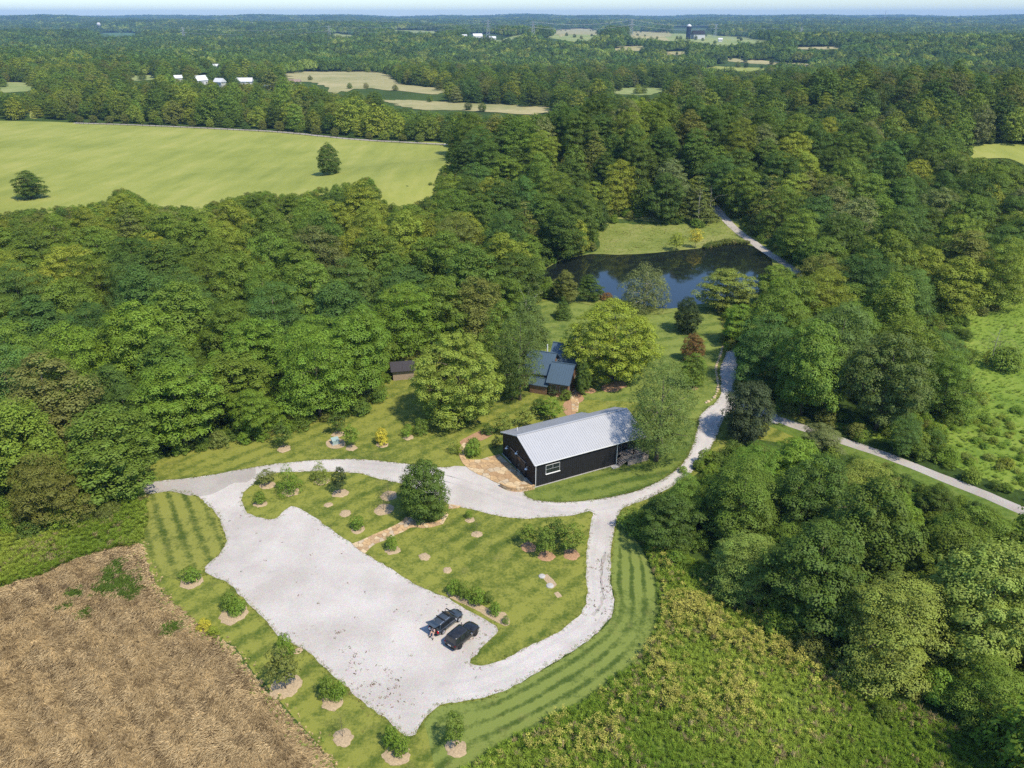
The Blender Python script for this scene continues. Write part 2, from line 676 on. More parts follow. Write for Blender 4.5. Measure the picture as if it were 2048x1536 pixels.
M_MULCHR = m_plain('red_mulch', (0.38, 0.225, 0.125), 0.95, 0.3, 6.0, 0.8)
M_SAND = m_plain('joint_sand', (0.27, 0.19, 0.115), 0.95, 0.25, 6.0, 0.4)
M_DIRT = m_plain('bare_dirt', (0.33, 0.245, 0.165), 0.95, 0.3, 2.0, 0.5)

# --- mown lawns
LAWN_PX = [(292, 985), (286, 940), (330, 915), (470, 880), (560, 850), (700, 800), (800, 700), (900, 660), (1010, 640), (1060, 600), (1200, 585),
           (1400, 590), (1470, 640), (1480, 710), (1490, 780), (1640, 850), (1590, 885), (1480, 880), (1420, 930), (1330, 985), (1250, 1040),
           (1262, 1080), (1200, 1180), (1100, 1260), (980, 1430), (990, 1540), (900, 1640), (740, 1640), (680, 1545), (612, 1462), (560, 1405), (508, 1345), (468, 1292),
           (396, 1252), (342, 1205), (303, 1150), (284, 1090)]
lawn = sheet('lawn', edge_line(LAWN_PX, True, 1.2, 0.15), 0.010, M_LAWN)
WEST_PX = [(302, 990), (340, 985), (385, 990), (412, 1010), (436, 1036), (446, 1064), (452, 1084), (440, 1107), (406, 1140), (392, 1165), (360, 1160), (330, 1150), (296, 1120), (287, 1088), (290, 1030)]
sheet('lawn', edge_line(WEST_PX, True, 0.9, 0.1), 0.016, M_LAWN_W)
HOUSE_PX = [(1070, 690), (1062, 612), (1200, 592), (1390, 600), (1440, 640), (1440, 720), (1432, 800), (1390, 850), (1300, 810), (1200, 800), (1100, 790)]
sheet('lawn', edge_line(HOUSE_PX, True, 1.5, 0.15), 0.016, M_LAWN_H)
BARN_PX = [(1050, 990), (1075, 1001), (1130, 1004), (1200, 998), (1262, 985), (1310, 967), (1345, 945), (1366, 925), (1382, 900), (1391, 870), (1396, 840), (1340, 850), (1240, 925), (1150, 950), (1070, 974)]

# --- the eastern mown strip, its mowing lines follow the drive
inner = [(1244, 1022), (1236, 1045), (1228, 1075), (1224, 1120), (1223, 1160), (1230, 1200), (1223, 1236), (1196, 1266), (1150, 1301), (1090, 1337), (1020, 1377), (960, 1400), (900, 1408), (874, 1416), (848, 1446)]
outer = [(1262, 1052), (1272, 1080), (1290, 1106), (1305, 1140), (1316, 1190), (1312, 1250), (1284, 1308), (1240, 1350), (1190, 1388), (1130, 1424), (1060, 1460), (1000, 1492), (950, 1530), (915, 1560), (880, 1580)]
ci_ = catmull([G(*p) for p in inner], False, 0.8)
co_ = catmull([G(*p) for p in outer], False, 0.8)


def resample(line, n):
    d = [0.0]
    for a, b in zip(line, line[1:]): d.append(d[-1] + (b - a).length)
    out, j = [], 0
    for i in range(n):
        t = d[-1] * i / (n - 1)
        while j < len(d) - 2 and d[j + 1] < t: j += 1
        s = (t - d[j]) / max(1e-6, d[j + 1] - d[j])
        out.append(line[j].lerp(line[j + 1], s))
    return out


def ribbon(name, la, lb, n, m, z, mat, jit=0.1):
    la, lb = resample(la, n), resample(lb, n)
    rr = random.Random(3)
    vs, fs, uvs = [], [], []
    for i in range(n):
        for k in range(m + 1):
            q = la[i].lerp(lb[i], k / m) + Vector((rr.uniform(-jit, jit), rr.uniform(-jit, jit)))
            vs.append((q.x, q.y, z)); uvs.append((k / m, i / n))
    for i in range(n - 1):
        for k in range(m):
            a = i * (m + 1) + k
            fs.append((a, a + 1, a + m + 2, a + m + 1))
    mb = MB(); mb.v, mb.f = vs, fs
    o = mb.build(name, mat)
    bm = bmesh.new(); bm.from_mesh(o.data)
    for f in bm.faces:
        if f.normal.z < 0: f.normal_flip()
    lay = bm.loops.layers.uv.new('UVMap')
    bm.verts.ensure_lookup_table()
    for f in bm.faces:
        for lp in f.loops: lp[lay].uv = uvs[lp.vert.index]
    bm.to_mesh(o.data); bm.free()
    o['kind'] = 'structure'
    return o


ribbon('lawn', ci_, co_, 90, 4, 0.018, M_LAWN_E)

# --- gravel: the lot, the ring drive and the drive to the pond
LOT_PX = [(296, 966), (380, 956), (450, 945), (520, 933), (560, 927), (640, 920), (720, 919), (800, 926), (880, 935), (918, 932), (950, 938), (1000, 960), (1040, 968),
          (1052, 990), (1075, 1001), (1130, 1004), (1200, 998), (1262, 985), (1310, 967), (1345, 945), (1366, 925), (1382, 900), (1391, 870), (1396, 840), (1411, 820), (1430, 806), (1441, 788), (1441, 760), (1440, 738),
          (1448, 718), (1456, 700), (1473, 705), (1473, 745), (1469, 785), (1490, 800), (1552, 826), (1550, 848), (1478, 822), (1448, 836), (1430, 880), (1408, 915), (1388, 940), (1366, 957), (1330, 978), (1280, 1002), (1244, 1018), (1234, 1040), (1226, 1075), (1222, 1120), (1221, 1160),
          (1228, 1200), (1221, 1235), (1194, 1265), (1149, 1300), (1089, 1336), (1019, 1376), (960, 1398), (900, 1406), (872, 1413), (846, 1442), (820, 1474), (776, 1441),
          (720, 1400), (690, 1371), (660, 1346), (610, 1301), (562, 1276), (531, 1240), (505, 1215), (480, 1190), (455, 1165), (408, 1141), (441, 1106), (453, 1082), (446, 1061), (436, 1031), (410, 1005), (385, 988), (340, 983), (298, 986)]
lot = sheet('gravel_drive', edge_line(LOT_PX, True, 0.7, 0.13), 0.026, M_GRAVEL)
sheet('track', edge_line([(292, 967), (380, 957), (450, 946), (510, 936), (500, 962), (470, 966), (430, 985), (395, 992), (340, 983), (292, 987)], True, 0.7, 0.2), 0.031, M_TRACK)
sheet('lawn', edge_line(BARN_PX, True, 0.7, 0.12), 0.034, M_LAWN_B)
# wheel tracks worn into the gravel
M_WORN = gravel_mat('compacted_gravel', (0.515, 0.48, 0.445), 0.3)
for off in (-0.85, 0.85):
    for pxs in ([(700, 929), (800, 938), (880, 952), (950, 975), (1020, 1000), (1100, 1018), (1190, 1014), (1270, 996), (1340, 962), (1385, 925), (1405, 880), (1420, 840), (1455, 800), (1458, 750)],
                [(1208, 1030), (1203, 1080), (1198, 1140), (1202, 1200), (1180, 1245), (1130, 1285), (1050, 1330), (970, 1365), (880, 1380)]):
        cl = catmull([G(*p) for p in pxs], False, 1.5)
        wl_ = []
        for i, p in enumerate(cl):
            dd_ = (cl[min(i + 1, len(cl) - 1)] - cl[max(i - 1, 0)]).normalized()
            wl_.append((p.x - dd_.y * off, p.y + dd_.x * off))
        strip('wheel_track', wl_, 0.62, 0.0305, M_WORN, 1.0, 0.14, world=True)
strip('wheel_track', [(1210, 1105), (1204, 1130), (1203, 1160), (1206, 1190), (1200, 1215), (1185, 1232)], 0.4, 0.031, M_TRACK, 0.6, 0.16)
# grass in the middle of the two-wheel track
ISLE_PX = [(484, 1006), (487, 985), (506, 969), (516, 959), (549, 946), (592, 944), (658, 943), (725, 948), (751, 956), (798, 967), (850, 985), (900, 1010), (922, 1014), (954, 1022), (1002, 1033), (1051, 1037),
           (1099, 1035), (1147, 1030), (1183, 1024), (1181, 1057), (1174, 1105), (1173, 1153), (1175, 1192), (1163, 1227), (1138, 1247), (1115, 1266), (1067, 1289), (1028, 1308), (996, 1324), (964, 1331), (938, 1328),
           (954, 1308), (976, 1282), (996, 1260), (970, 1240), (931, 1218), (899, 1198), (860, 1182), (825, 1166), (786, 1140), (731, 1107), (704, 1086), (688, 1076), (635, 1039), (602, 1019), (582, 1012), (565, 1026), (549, 1037), (522, 1036), (496, 1026)]
ISLE = edge_line(ISLE_PX, True, 0.7, 0.13)
sheet('lawn', ISLE, 0.036, M_LAWN)

# --- other ground
FIELD_PX = [(-160, 1215), (0, 1178), (80, 1150), (160, 1117), (240, 1093), (282, 1088), (300, 1150), (340, 1205), (396, 1255), (462, 1296), (500, 1350), (556, 1412), (606, 1470), (672, 1545), (720, 1620), (300, 1700), (-300, 1700)]
FIELD = edge_line(FIELD_PX, True, 1.0, 0.2)
sheet('straw_field', FIELD, 0.014, M_STUBBLE)
WEED_PX = [(1264, 1056), (1292, 1106), (1306, 1140), (1317, 1190), (1313, 1250), (1286, 1308), (1242, 1350), (1190, 1390), (1130, 1426), (1060, 1462), (1000, 1494), (940, 1545), (900, 1600), (2150, 1700), (2100, 1560), (1960, 1480), (1824, 1420), (1730, 1390), (1690, 1330), (1649, 1290), (1579, 1260), (1524, 1205), (1474, 1160), (1404, 1130), (1330, 1090)]
WEED = edge_line(WEED_PX, True, 1.2, 0.2)
sheet('meadow', WEED, 0.014, M_MEADOW)
GRASSW_PX = [(-150, 1215), (0, 1178), (80, 1150), (160, 1117), (240, 1093), (284, 1088), (292, 1000), (240, 1010), (120, 1040), (0, 1060), (-150, 1080)]
GRASSW = edge_line(GRASSW_PX, True, 1.2, 0.2)
sheet('meadow', GRASSW, 0.006, M_MEADOW)
MEAD_PX = [(1900, 640), (2200, 600), (2300, 1000), (2060, 985), (1900, 930), (1800, 893), (1690, 860), (1640, 840), (1760, 850), (1860, 800), (1920, 740)]
M_BRIGHT = field_mat('bright_meadow', (0.10, 0.17, 0.024), (0.17, 0.245, 0.034), (0.24, 0.29, 0.055), 0.09)
MEAD = edge_line(MEAD_PX, True, 1.5, 0.2)
sheet('meadow', MEAD, 0.012, M_BRIGHT)
BANK_PX = [(1085, 545), (1130, 515), (1195, 500), (1195, 460), (1215, 440), (1290, 430), (1340, 440), (1425, 440), (1425, 412), (1450, 412), (1530, 470), (1620, 545), (1610, 570), (1540, 560), (1500, 620), (1400, 615), (1300, 630), (1180, 610), (1100, 590)]
M_BANK = field_mat('pond_bank_grass', (0.12, 0.16, 0.03), (0.19, 0.22, 0.05), (0.27, 0.26, 0.09), 0.05)
draped('pond_bank', edge_line(BANK_PX, True, 1.5, 0.2), 0.10, M_BANK, 4.0)

# pond: a sheet of water in the bank
g = NG('pond_water')
_c = g.coord()
_b = g.bump(g.noise(_c, 0.9, 3, 0.5), 0.02, 0.02)
M_WATER = g.pbr((0.010, 0.014, 0.012), 0.04, _b, spec=0.5, IOR=1.7)
M_WATER.node_tree.nodes['Principled BSDF'].inputs['Specular Tint'].default_value = (1, 1, 1, 1)
POND_PX = [(1080, 548), (1105, 530), (1130, 520), (1180, 509), (1240, 510), (1300, 507), (1340, 503), (1400, 497), (1450, 489), (1500, 491), (1530, 508), (1546, 530), (1530, 575), (1500, 590), (1440, 602), (1380, 612), (1330, 618), (1290, 612), (1200, 590), (1150, 580), (1110, 565)]
sheet('pond_water', edge_line(POND_PX, True, 1.5, 0.15), 0.125, M_WATER)

# lanes
strip('lane', [(1424, 408), (1450, 438), (1475, 463), (1503, 483), (1535, 506), (1570, 528), (1612, 558), (1660, 590)], 3.2, 0.16, M_TRACK)
strip('lane', [(1548, 836), (1612, 858), (1700, 887), (1800, 922), (1900, 962), (1975, 992), (2060, 1028), (2160, 1068)], 2.5, 0.034, M_TRACK)
strip('verge', [(1550, 846), (1612, 870), (1700, 899), (1800, 936), (1900, 977), (1975, 1008), (2060, 1046)], 4.0, 0.022, M_MEADOW)
# hayfield and the lane along its far side
HAYV_PX = [(-260, 238), (-120, 240), (60, 243), (150, 246), (300, 252), (500, 261), (620, 270), (760, 283), (905, 291), (905, 330), (890, 400), (820, 440), (600, 440), (400, 450), (200, 460), (0, 470), (-260, 480)]
draped('hayfield', edge_line(HAYV_PX, True, 8.0, 0.5), 0.18, M_HAY, 12)
LANE_PX = [(148, 246.5), (220, 248.5), (300, 251.5), (400, 256), (480, 260), (540, 263), (600, 268), (660, 274.5), (720, 280), (800, 284.5), (900, 290)]
M_LANEW = gravel_mat('pale_lane', (0.58, 0.53, 0.46), 0.2)
strip('lane', LANE_PX, 4.0, 0.24, M_LANEW, 8.0, 0.2)

FARF = [  # fields between the woods, seen from the air: outline and colour
    ([(565, 148), (600, 143), (700, 143), (775, 146), (788, 158), (800, 168), (850, 174), (890, 178), (880, 184), (780, 182), (720, 178), (680, 186), (640, 170), (590, 160)], M_TAN, 'far'),
    ([(765, 200), (840, 202), (930, 206), (1000, 208), (1060, 212), (1108, 216), (1080, 228), (1000, 226), (930, 222), (860, 220), (800, 213)], M_TAN, 'far'),
    ([(1110, 60), (1160, 57), (1200, 62), (1203, 70), (1180, 84), (1120, 82), (1085, 80), (1095, 74)], M_GREENF, 'far'),
    ([(1115, 59), (1195, 60), (1198, 68), (1120, 70)], M_TAN, 'far2'),
    ([(1248, 72), (1270, 62), (1330, 65), (1375, 68), (1480, 74), (1520, 80), (1545, 84), (1500, 89), (1440, 90), (1370, 84), (1290, 82)], M_GREENF, 'far'),
    ([(1250, 71), (1275, 62), (1340, 66), (1330, 80), (1290, 81)], M_TAN, 'far2'),
    ([(1228, 178), (1270, 174), (1325, 177), (1318, 186), (1280, 190), (1232, 188)], M_GREENF, 'far'),
    ([(1452, 116), (1500, 119), (1560, 124), (1630, 129), (1625, 133), (1560, 130), (1500, 127), (1450, 121)], M_TAN, 'far'),
    ([(1402, 136), (1450, 133), (1530, 137), (1525, 142), (1450, 143), (1410, 142)], M_HAY, 'far'),
    ([(1580, 95), (1640, 93), (1700, 96), (1640, 99), (1590, 98)], M_TAN, 'far'),
    ([(1225, 94), (1280, 92), (1290, 100), (1240, 102)], M_TAN, 'far'),
    ([(1330, 104), (1378, 104), (1376, 110), (1340, 110)], M_TAN, 'far'),
    ([(193, 67), (240, 65), (282, 66), (272, 74), (230, 77), (196, 74)], M_CROP, 'far'),
    ([(0, 166), (60, 165), (66, 175), (50, 183), (0, 183)], M_GREENF, 'far'),
    ([(655, 66), (690, 68), (720, 73), (700, 77), (660, 72)], M_GREENF, 'far'),
    ([(780, 60), (850, 61), (895, 66), (850, 69), (790, 66)], M_GREENF, 'far'),
    ([(960, 78), (1020, 74), (1060, 66), (1040, 80), (990, 84)], M_GREENF, 'far'),
    ([(1932, 292), (1980, 288), (2060, 287), (2160, 288), (2160, 345), (2060, 335), (2020, 318), (1950, 316)], M_HAY, 'far'),
    ([(255, 152), (300, 150), (310, 158), (270, 162)], M_GREENF, 'far'),
    ([(60, 222), (76, 220), (78, 236), (62, 236)], M_HAY, 'far'),
]
for pxs, m, k in FARF:
    w0 = [G(*p) for p in pxs]
    size = max((a - b).length for a in w0 for b in w0)
    ln = catmull(w0, True, max(3.0, size / 90))
    cx_ = sum((q.x for q in ln)) / len(ln); cy2_ = sum((q.y for q in ln)) / len(ln)
    rg_ = random.Random(int(size * 10))
    k1, k2, k3 = rg_.uniform(0, 6), rg_.uniform(0, 6), rg_.uniform(0, 6)
    ln = [q + (q - Vector((cx_, cy2_))) * (0.06 * math.sin(i * .21 + k1) + 0.05 * math.sin(i * .47 + k2) + .04 * math.sin(i * 1.1 + k3)) for i, q in enumerate(ln)]
    draped('pasture', ln, 0.25 if k == 'far' else 0.5, m, max(8.0, size / 40))

# open ground that the woods leave free (pixel outlines of what the photograph shows bare)
CLEAR = [
    [(-60, 238), (140, 240), (300, 248), (500, 256), (620, 265), (760, 278), (897, 286), (890, 320), (855, 370), (868, 388), (800, 412), (775, 402), (745, 352), (690, 366), (640, 374), (600, 386), (560, 388), (520, 380), (450, 396), (400, 414), (300, 408), (262, 380), (235, 372), (210, 400), (150, 412), (90, 414), (0, 424), (-60, 430)],
    [(1080, 548), (1105, 528), (1190, 503), (1200, 470), (1220, 448), (1290, 438), (1340, 452), (1420, 458), (1422, 420), (1440, 416), (1480, 458), (1540, 500), (1606, 552), (1550, 552), (1500, 598), (1400, 605), (1300, 615), (1180, 590)],
    [(1064, 612), (1190, 588), (1400, 598), (1448, 640), (1440, 700), (1475, 706), (1470, 782), (1552, 832), (1636, 852), (1600, 872), (1555, 884), (1440, 884), (1400, 905), (1366, 925), (1330, 975), (1236, 1024), (1230, 1052), (1250, 1066), (1290, 1100), (1345, 1130), (1404, 1180), (1474, 1200), (1524, 1245), (1579, 1300), (1649, 1325), (1674, 1370),
     (1724, 1430), (1824, 1455), (1924, 1495), (2010, 1540), (2050, 1700), (-100, 1700), (-100, 1120), (0, 1088), (120, 1062), (230, 1046), (290, 1015), (300, 985), (290, 942), (330, 922), (470, 892), (520, 882), (590, 868), (660, 850), (720, 832), (778, 798), (782, 742), (830, 690), (840, 662), (920, 648), (1010, 690), (1050, 640)],
    [(1555, 832), (1640, 858), (1700, 878), (1800, 912), (1900, 950), (2060, 1010), (2060, 1036), (1975, 1002), (1900, 972), (1800, 932), (1700, 897), (1600, 866), (1560, 850)],
    [(1945, 640), (2060, 600), (2500, 560), (2600, 1050), (2060, 985), (1960, 945), (1900, 880), (1925, 820), (1955, 760), (1960, 700)],
    [(350, 149), (366, 149), (366, 157), (350, 157)], [(395, 148), (416, 148), (416, 162), (395, 162)], [(432, 157), (454, 160), (454, 166), (432, 164)], [(480, 157), (516, 157), (516, 164), (480, 164)],
    [(533, 173), (548, 173), (548, 178), (533, 178)], [(574, 154), (602, 154), (602, 160), (574, 160)], [(424, 132), (440, 132), (440, 136), (424, 136)],
    [(930, 68), (1000, 68), (1000, 78), (930, 78)], [(1345, 55), (1420, 55), (1420, 82), (1345, 82)],
] + [p for p, m, k in FARF]

# ================================================================== TREES
def unit(n):
    v = RNG.normal(size=(n, 3))
    return v / np.linalg.norm(v, axis=1, keepdims=True)


def leaves_at(pos, nrm, length, width):
    n = len(pos)
    nrm = nrm / np.linalg.norm(nrm, axis=1, keepdims=True)
    t = np.cross(nrm, unit(n))
    t /= np.maximum(np.linalg.norm(t, axis=1, keepdims=True), 1e-6)
    b = np.cross(nrm, t)
    L = (length * RNG.uniform(0.65, 1.35, n))[:, None] / 2
    W = (width * RNG.uniform(0.65, 1.35, n))[:, None] / 2
    fold = nrm * (W * 0.35)
    v = np.stack([pos - t * L, pos + b * W + fold, pos + t * L, pos - b * W + fold], 1)
    return v.reshape(-1, 3)


def profile(kind, t):
    if kind == 'round': return np.sqrt(np.clip(1 - (2 * t - 0.86) ** 2 / 1.3, 0.02, 1)) * (1 - 0.15 * t)
    if kind == 'tall': return np.sqrt(np.clip(1 - (2 * t - 0.8) ** 2 / 1.45, 0.03, 1)) * (1 - 0.3 * t)
    if kind == 'dome': return np.sqrt(np.clip(1 - t ** 2.3, 0.02, 1)) * (0.85 + 0.15 * t)
    if kind == 'cone': return np.clip(1.02 - t, 0.04, 1) ** 0.8
    if kind == 'vase': return np.clip(0.35 + 1.1 * t, 0, 1) * np.sqrt(np.clip(1.02 - t ** 4, 0.02, 1))
    return np.ones_like(t)


def make_crown(name, kind, r, z0, z1, nclump, cr, nleaf, leaf, squash=0.6, up=0.45, droop=0.0, lobes=0.22, fill=0.25, mat=None, aspect=0.6, cover=0.4):
    """leaf clumps spread through the volume of a crown; r radius, z0..z1 height range, cr clump radius"""
    ph = RNG.uniform(0, 6.28, 6)
    cs = []
    tries = 0
    mind = cr * 0.95
    while len(cs) < nclump and tries < nclump * 60:
        tries += 1
        t = RNG.uniform(0, 1)
        a = RNG.uniform(0, 6.283)
        lob = 1 + lobes * (math.sin(2 * a + ph[0] + 3 * t) * 0.5 + math.sin(3 * a + ph[1] - 4 * t) * 0.5 + math.sin(5 * a + ph[2] + 7 * t) * 0.4)
        pr = float(profile(kind, np.array(t))) * lob
        if RNG.uniform() > 0.25 + 0.75 * min(1, pr): continue
        rad = pr * (RNG.uniform(0.72, 1.0) if RNG.uniform() > fill else RNG.uniform(0.15, 0.75))
        rad = max(0, rad * r - cr * 0.5)
        c = np.array([rad * math.cos(a), rad * math.sin(a), z0 + cr * 0.3 + (z1 - z0 - cr * 0.7) * t])
        if all(np.sum((c - q) ** 2) > mind * mind for q in cs):
            cs.append(c)
    cs = np.array(cs)
    nc = len(cs)
    size = RNG.uniform(0.65, 1.3, nc) * cr
    k = np.repeat(np.arange(nc), nleaf)
    n = len(k)
    d = unit(n)
    low = d[:, 2] < -0.25
    d[low, 2] *= -1
    axis = np.stack([cs[:, 0], cs[:, 1], (cs[:, 2] - (z0 + z1) / 2) * 0.6], 1)
    axis /= np.maximum(np.linalg.norm(axis, axis=1, keepdims=True), 1e-6)
    d = d + axis[k] * 0.35
    d /= np.linalg.norm(d, axis=1, keepdims=True)
    rr = size[k] * RNG.uniform(0.66, 1.05, n)
    wob = 1 + 0.25 * np.sin(d[:, 0] * 5 + k) * np.sin(d[:, 1] * 6 + 2.1 * k)
    pos = cs[k] + d * (rr * wob)[:, None] * np.array([1, 1, squash])
    pos[:, 2] -= droop * (np.hypot(d[:, 0], d[:, 1]) ** 2) * size[k]
    nrm = d * 1.0 + np.array([0, 0, up]) + unit(n) * cover * 0.7
    v = leaves_at(pos, nrm, leaf, leaf * aspect)
    # a sparse inner mass
    return np_mesh(name, v, 4, mat or M_LEAF), cs


def make_trunk(name, h, rb, cs, nlimb=9, lean=0.0, mat=None, n=7):
    mb = MB()
    top = h * 0.82
    pts, rad = [], []
    for i in range(7):
        t = i / 6
        pts.append((lean * t * t + 0.06 * h * 0.1 * math.sin(3 * t), 0.02 * h * math.sin(5 * t + 1) * t, -0.15 + (top + 0.15) * t))
        rad.append(rb * (1.25 if i == 0 else 1.0) * (1 - 0.85 * t))
    mb.tube(pts, rad, n)
    if len(cs):
        pick = sorted(range(len(cs)), key=lambda i: -abs(cs[i][0]) - abs(cs[i][1]))[:nlimb * 2:2]
        for i in pick:
            c = cs[i]
            zs = max(h * 0.16, min(c[2] - 0.35 * math.hypot(c[0], c[1]), top * 0.9))
            t = zs / top
            s = Vector((lean * t * t, 0, zs))
            e = Vector(c)
            mid = s.lerp(e, 0.5) + Vector((0, 0, 0.10 * (e - s).length))
            r0 = rb * (1 - 0.85 * t) * 0.55
            mb.tube([s, mid, e], [r0, r0 * 0.6, r0 * 0.2], 5)
    return mb.mesh(name, mat or M_BARK, True)


# prototypes: (crown mesh, trunk mesh, radius, height)
PROTO = {}


def proto(key, kind, r, h, z0, nclump, cr, nleaf, leaf, rb=0.3, nlimb=9, bark=None, **kw):
    cm, cs = make_crown('crown', kind, r, z0, h, nclump, cr, nleaf, leaf, **kw)
    tm = make_trunk('trunk', h, rb, cs, nlimb, mat=bark)
    PROTO.setdefault(key, []).append((cm, tm, r, h))


for i in range(6):
    proto('round', 'round', 6.0, 15.0, 2.2, 100, 1.5, 300, 0.30, 0.32, squash=0.7, up=0.55, lobes=0.34)
for i in range(5):
    proto('layered', 'dome', 6.0, 15.0, 2.0, 105, 1.65, 290, 0.27, 0.28, squash=0.42, up=0.8, droop=0.22, bark=M_BARK, aspect=0.5, cover=0.3, lobes=0.32)
for i in range(5):
    proto('tall', 'tall', 4.6, 17.0, 1.8, 90, 1.4, 270, 0.29, 0.28, squash=0.85, up=0.4, lobes=0.32)
for i in range(2):
    proto('cone', 'cone', 3.2, 12.0, 0.5, 90, 1.0, 110, 0.30, 0.2, squash=0.7, lobes=0.1, aspect=0.45)
proto('specimen', 'round', 8.0, 18.0, 1.2, 240, 1.3, 230, 0.30, 0.45, 12, squash=0.75, lobes=0.12)
proto('specimen', 'round', 8.0, 18.0, 1.4, 250, 1.25, 220, 0.28, 0.45, 12, squash=0.8, lobes=0.16)
proto('locust', 'tall', 7.5, 20.0, 4.2, 150, 1.65, 135, 0.32, 0.42, 18, squash=0.5, up=0.4, droop=0.45, lobes=0.3, aspect=0.45)
proto('dense', 'round', 4.5, 11.0, 0.4, 150, 0.95, 170, 0.24, 0.25, squash=0.85, lobes=0.08)
proto('dense', 'round', 4.5, 10.0, 0.3, 140, 1.0, 170, 0.25, 0.25, squash=0.85, lobes=0.1)
proto('willow', 'dome', 5.5, 11.0, 0.8, 80, 1.4, 130, 0.55, 0.3, 14, M_BARKPALE, squash=0.7, droop=0.9, aspect=0.16, up=0.1)
for i in range(3):
    proto('shrub', 'dome', 1.5, 2.4, 0.15, 34, 0.48, 60, 0.19, 0.05, 8, squash=0.85, lobes=0.25)
for i in range(2):
    proto('bush', 'dome', 1.4, 2.2, 0.1, 30, 0.45, 70, 0.15, 0.05, 6, squash=0.8, lobes=0.3, aspect=0.5)
for i in range(2):
    proto('sapling', 'round', 1.3, 3.6, 1.0, 34, 0.42, 46, 0.18, 0.05, 9, squash=0.8)
proto('thin', 'vase', 1.3, 3.4, 0.9, 40, 0.40, 12, 0.12, 0.04, 18, squash=0.8, aspect=0.4)
for i in range(2):
    proto('feathery', 'cone', 2.0, 4.6, 0.4, 44, 0.62, 60, 0.26, 0.07, 14, squash=0.45, droop=0.35, aspect=0.28, up=0.2)
# coarser trees for the woods beyond
MIDP, FARP = [], []
for i in range(3):
    MIDP.append(make_crown('crown', 'round', 6.0, 1.0, 14.0, 70, 1.8, 60, 0.66, squash=0.75, mat=M_LEAFI)[0])
for i in range(2):
    MIDP.append(make_crown('crown', 'dome', 6.0, 1.0, 14.0, 65, 1.9, 62, 0.62, squash=0.55, mat=M_LEAFI)[0])
for i in range(2):
    MIDP.append(make_crown('crown', 'tall', 4.6, 1.0, 16.0, 65, 1.6, 58, 0.62, squash=0.9, mat=M_LEAFI)[0])
NEARP = [PROTO['round'][0], PROTO['round'][1], PROTO['layered'][0], PROTO['layered'][1], PROTO['tall'][0]]
for i in range(4):
    vs = []
    for k in range(14):
        a, q = RNG.uniform(0, 6.28), 20 * math.sqrt(RNG.uniform())
        rr_ = RNG.uniform(4.5, 8)
        hh_ = rr_ * RNG.uniform(1.8, 2.6)
        d = unit(260)
        d[:, 2] = np.abs(d[:, 2]) * 1.1 - 0.15
        lump = 1 + 0.2 * np.sin(d[:, 0] * 4 + k) * np.sin(d[:, 1] * 4 + 2 * k)
        p = np.array([q * math.cos(a), q * math.sin(a), hh_ * 0.45]) + d * lump[:, None] * np.array([rr_, rr_, hh_ * 0.55])
        vs.append(leaves_at(p, d + np.array([0, 0, 0.3]) + unit(260) * 0.3, 2.2, 1.7))
    FARP.append(np_mesh('tree_mass', np.concatenate(vs), 4, M_LEAFI))

PAL = {
    'deep': (0.109, 0.170, 0.021), 'mid': (0.170, 0.246, 0.025), 'yellow green': (0.247, 0.291, 0.027), 'blue green': (0.111, 0.189, 0.032),
    'olive': (0.199, 0.217, 0.038), 'bronze': (0.200, 0.228, 0.055), 'light': (0.259, 0.316, 0.048), 'fresh': (0.187, 0.287, 0.023),
    'lime': (0.292, 0.351, 0.027), 'gold': (0.570, 0.498, 0.038), 'dark': (0.053, 0.082, 0.021), 'purple': (0.072, 0.097, 0.036), 'grey green': (0.199, 0.229, 0.067),
    'maple': (0.284, 0.344, 0.040), 'rust': (0.217, 0.117, 0.032), 'locust': (0.150, 0.212, 0.043),
}


def tint(c, amt=0.12):
    s = 1 + RNG.uniform(-amt, amt)
    w = RNG.uniform(-.5, .5) * min(amt, .16)
    return (max(.005, c[0] * s * (1 + w)), max(.005, c[1] * s), max(.005, c[2] * s * (1 - w)))


def plant(name, key, loc, r, h, color, label, cat='tree', group=None, crown_part='crown', which=None, rz=None):
    lst = PROTO[key]
    cm, tm, pr, ph_ = lst[int(RNG.integers(len(lst))) if which is None else which]
    t = empty(name, loc, RNG.uniform(0, 6.28) if rz is None else rz)
    ax_ = RNG.uniform(-.12, .12) if cat == 'tree' else 0
    t.scale = (r / pr * (1 + ax_), r / pr * (1 - ax_), h / ph_)
    tag(t, label, cat, group)
    tr = link(bpy.data.objects.new('trunk', tm)); tr.parent = t
    cr = link(bpy.data.objects.new(crown_part, cm)); cr.parent = t
    cr.color = (*tint(color, 0.05), 1)
    return t


def plant_px(name, key, bx, by, top, width, color, label, cat='tree', group=None, crown_part='crown', which=None, rmul=1.0):
    p = G(bx, by)
    _, _, dep = PX(p.x, p.y, 0)
    r = width / 2 * float(dep) / FPX * rmul
    lo, hi = 0.2, 40.0
    # the highest outline of a crown lies behind its axis
    for _ in range(30):
        m = (lo + hi) / 2
        _, y1, _ = PX(p.x, p.y + 0.25 * r, m)
        if y1 > top: lo = m
        else: hi = m
    return plant(name, key, p, r, lo, PAL[color] if isinstance(color, str) else color, label, cat, group, crown_part, which)


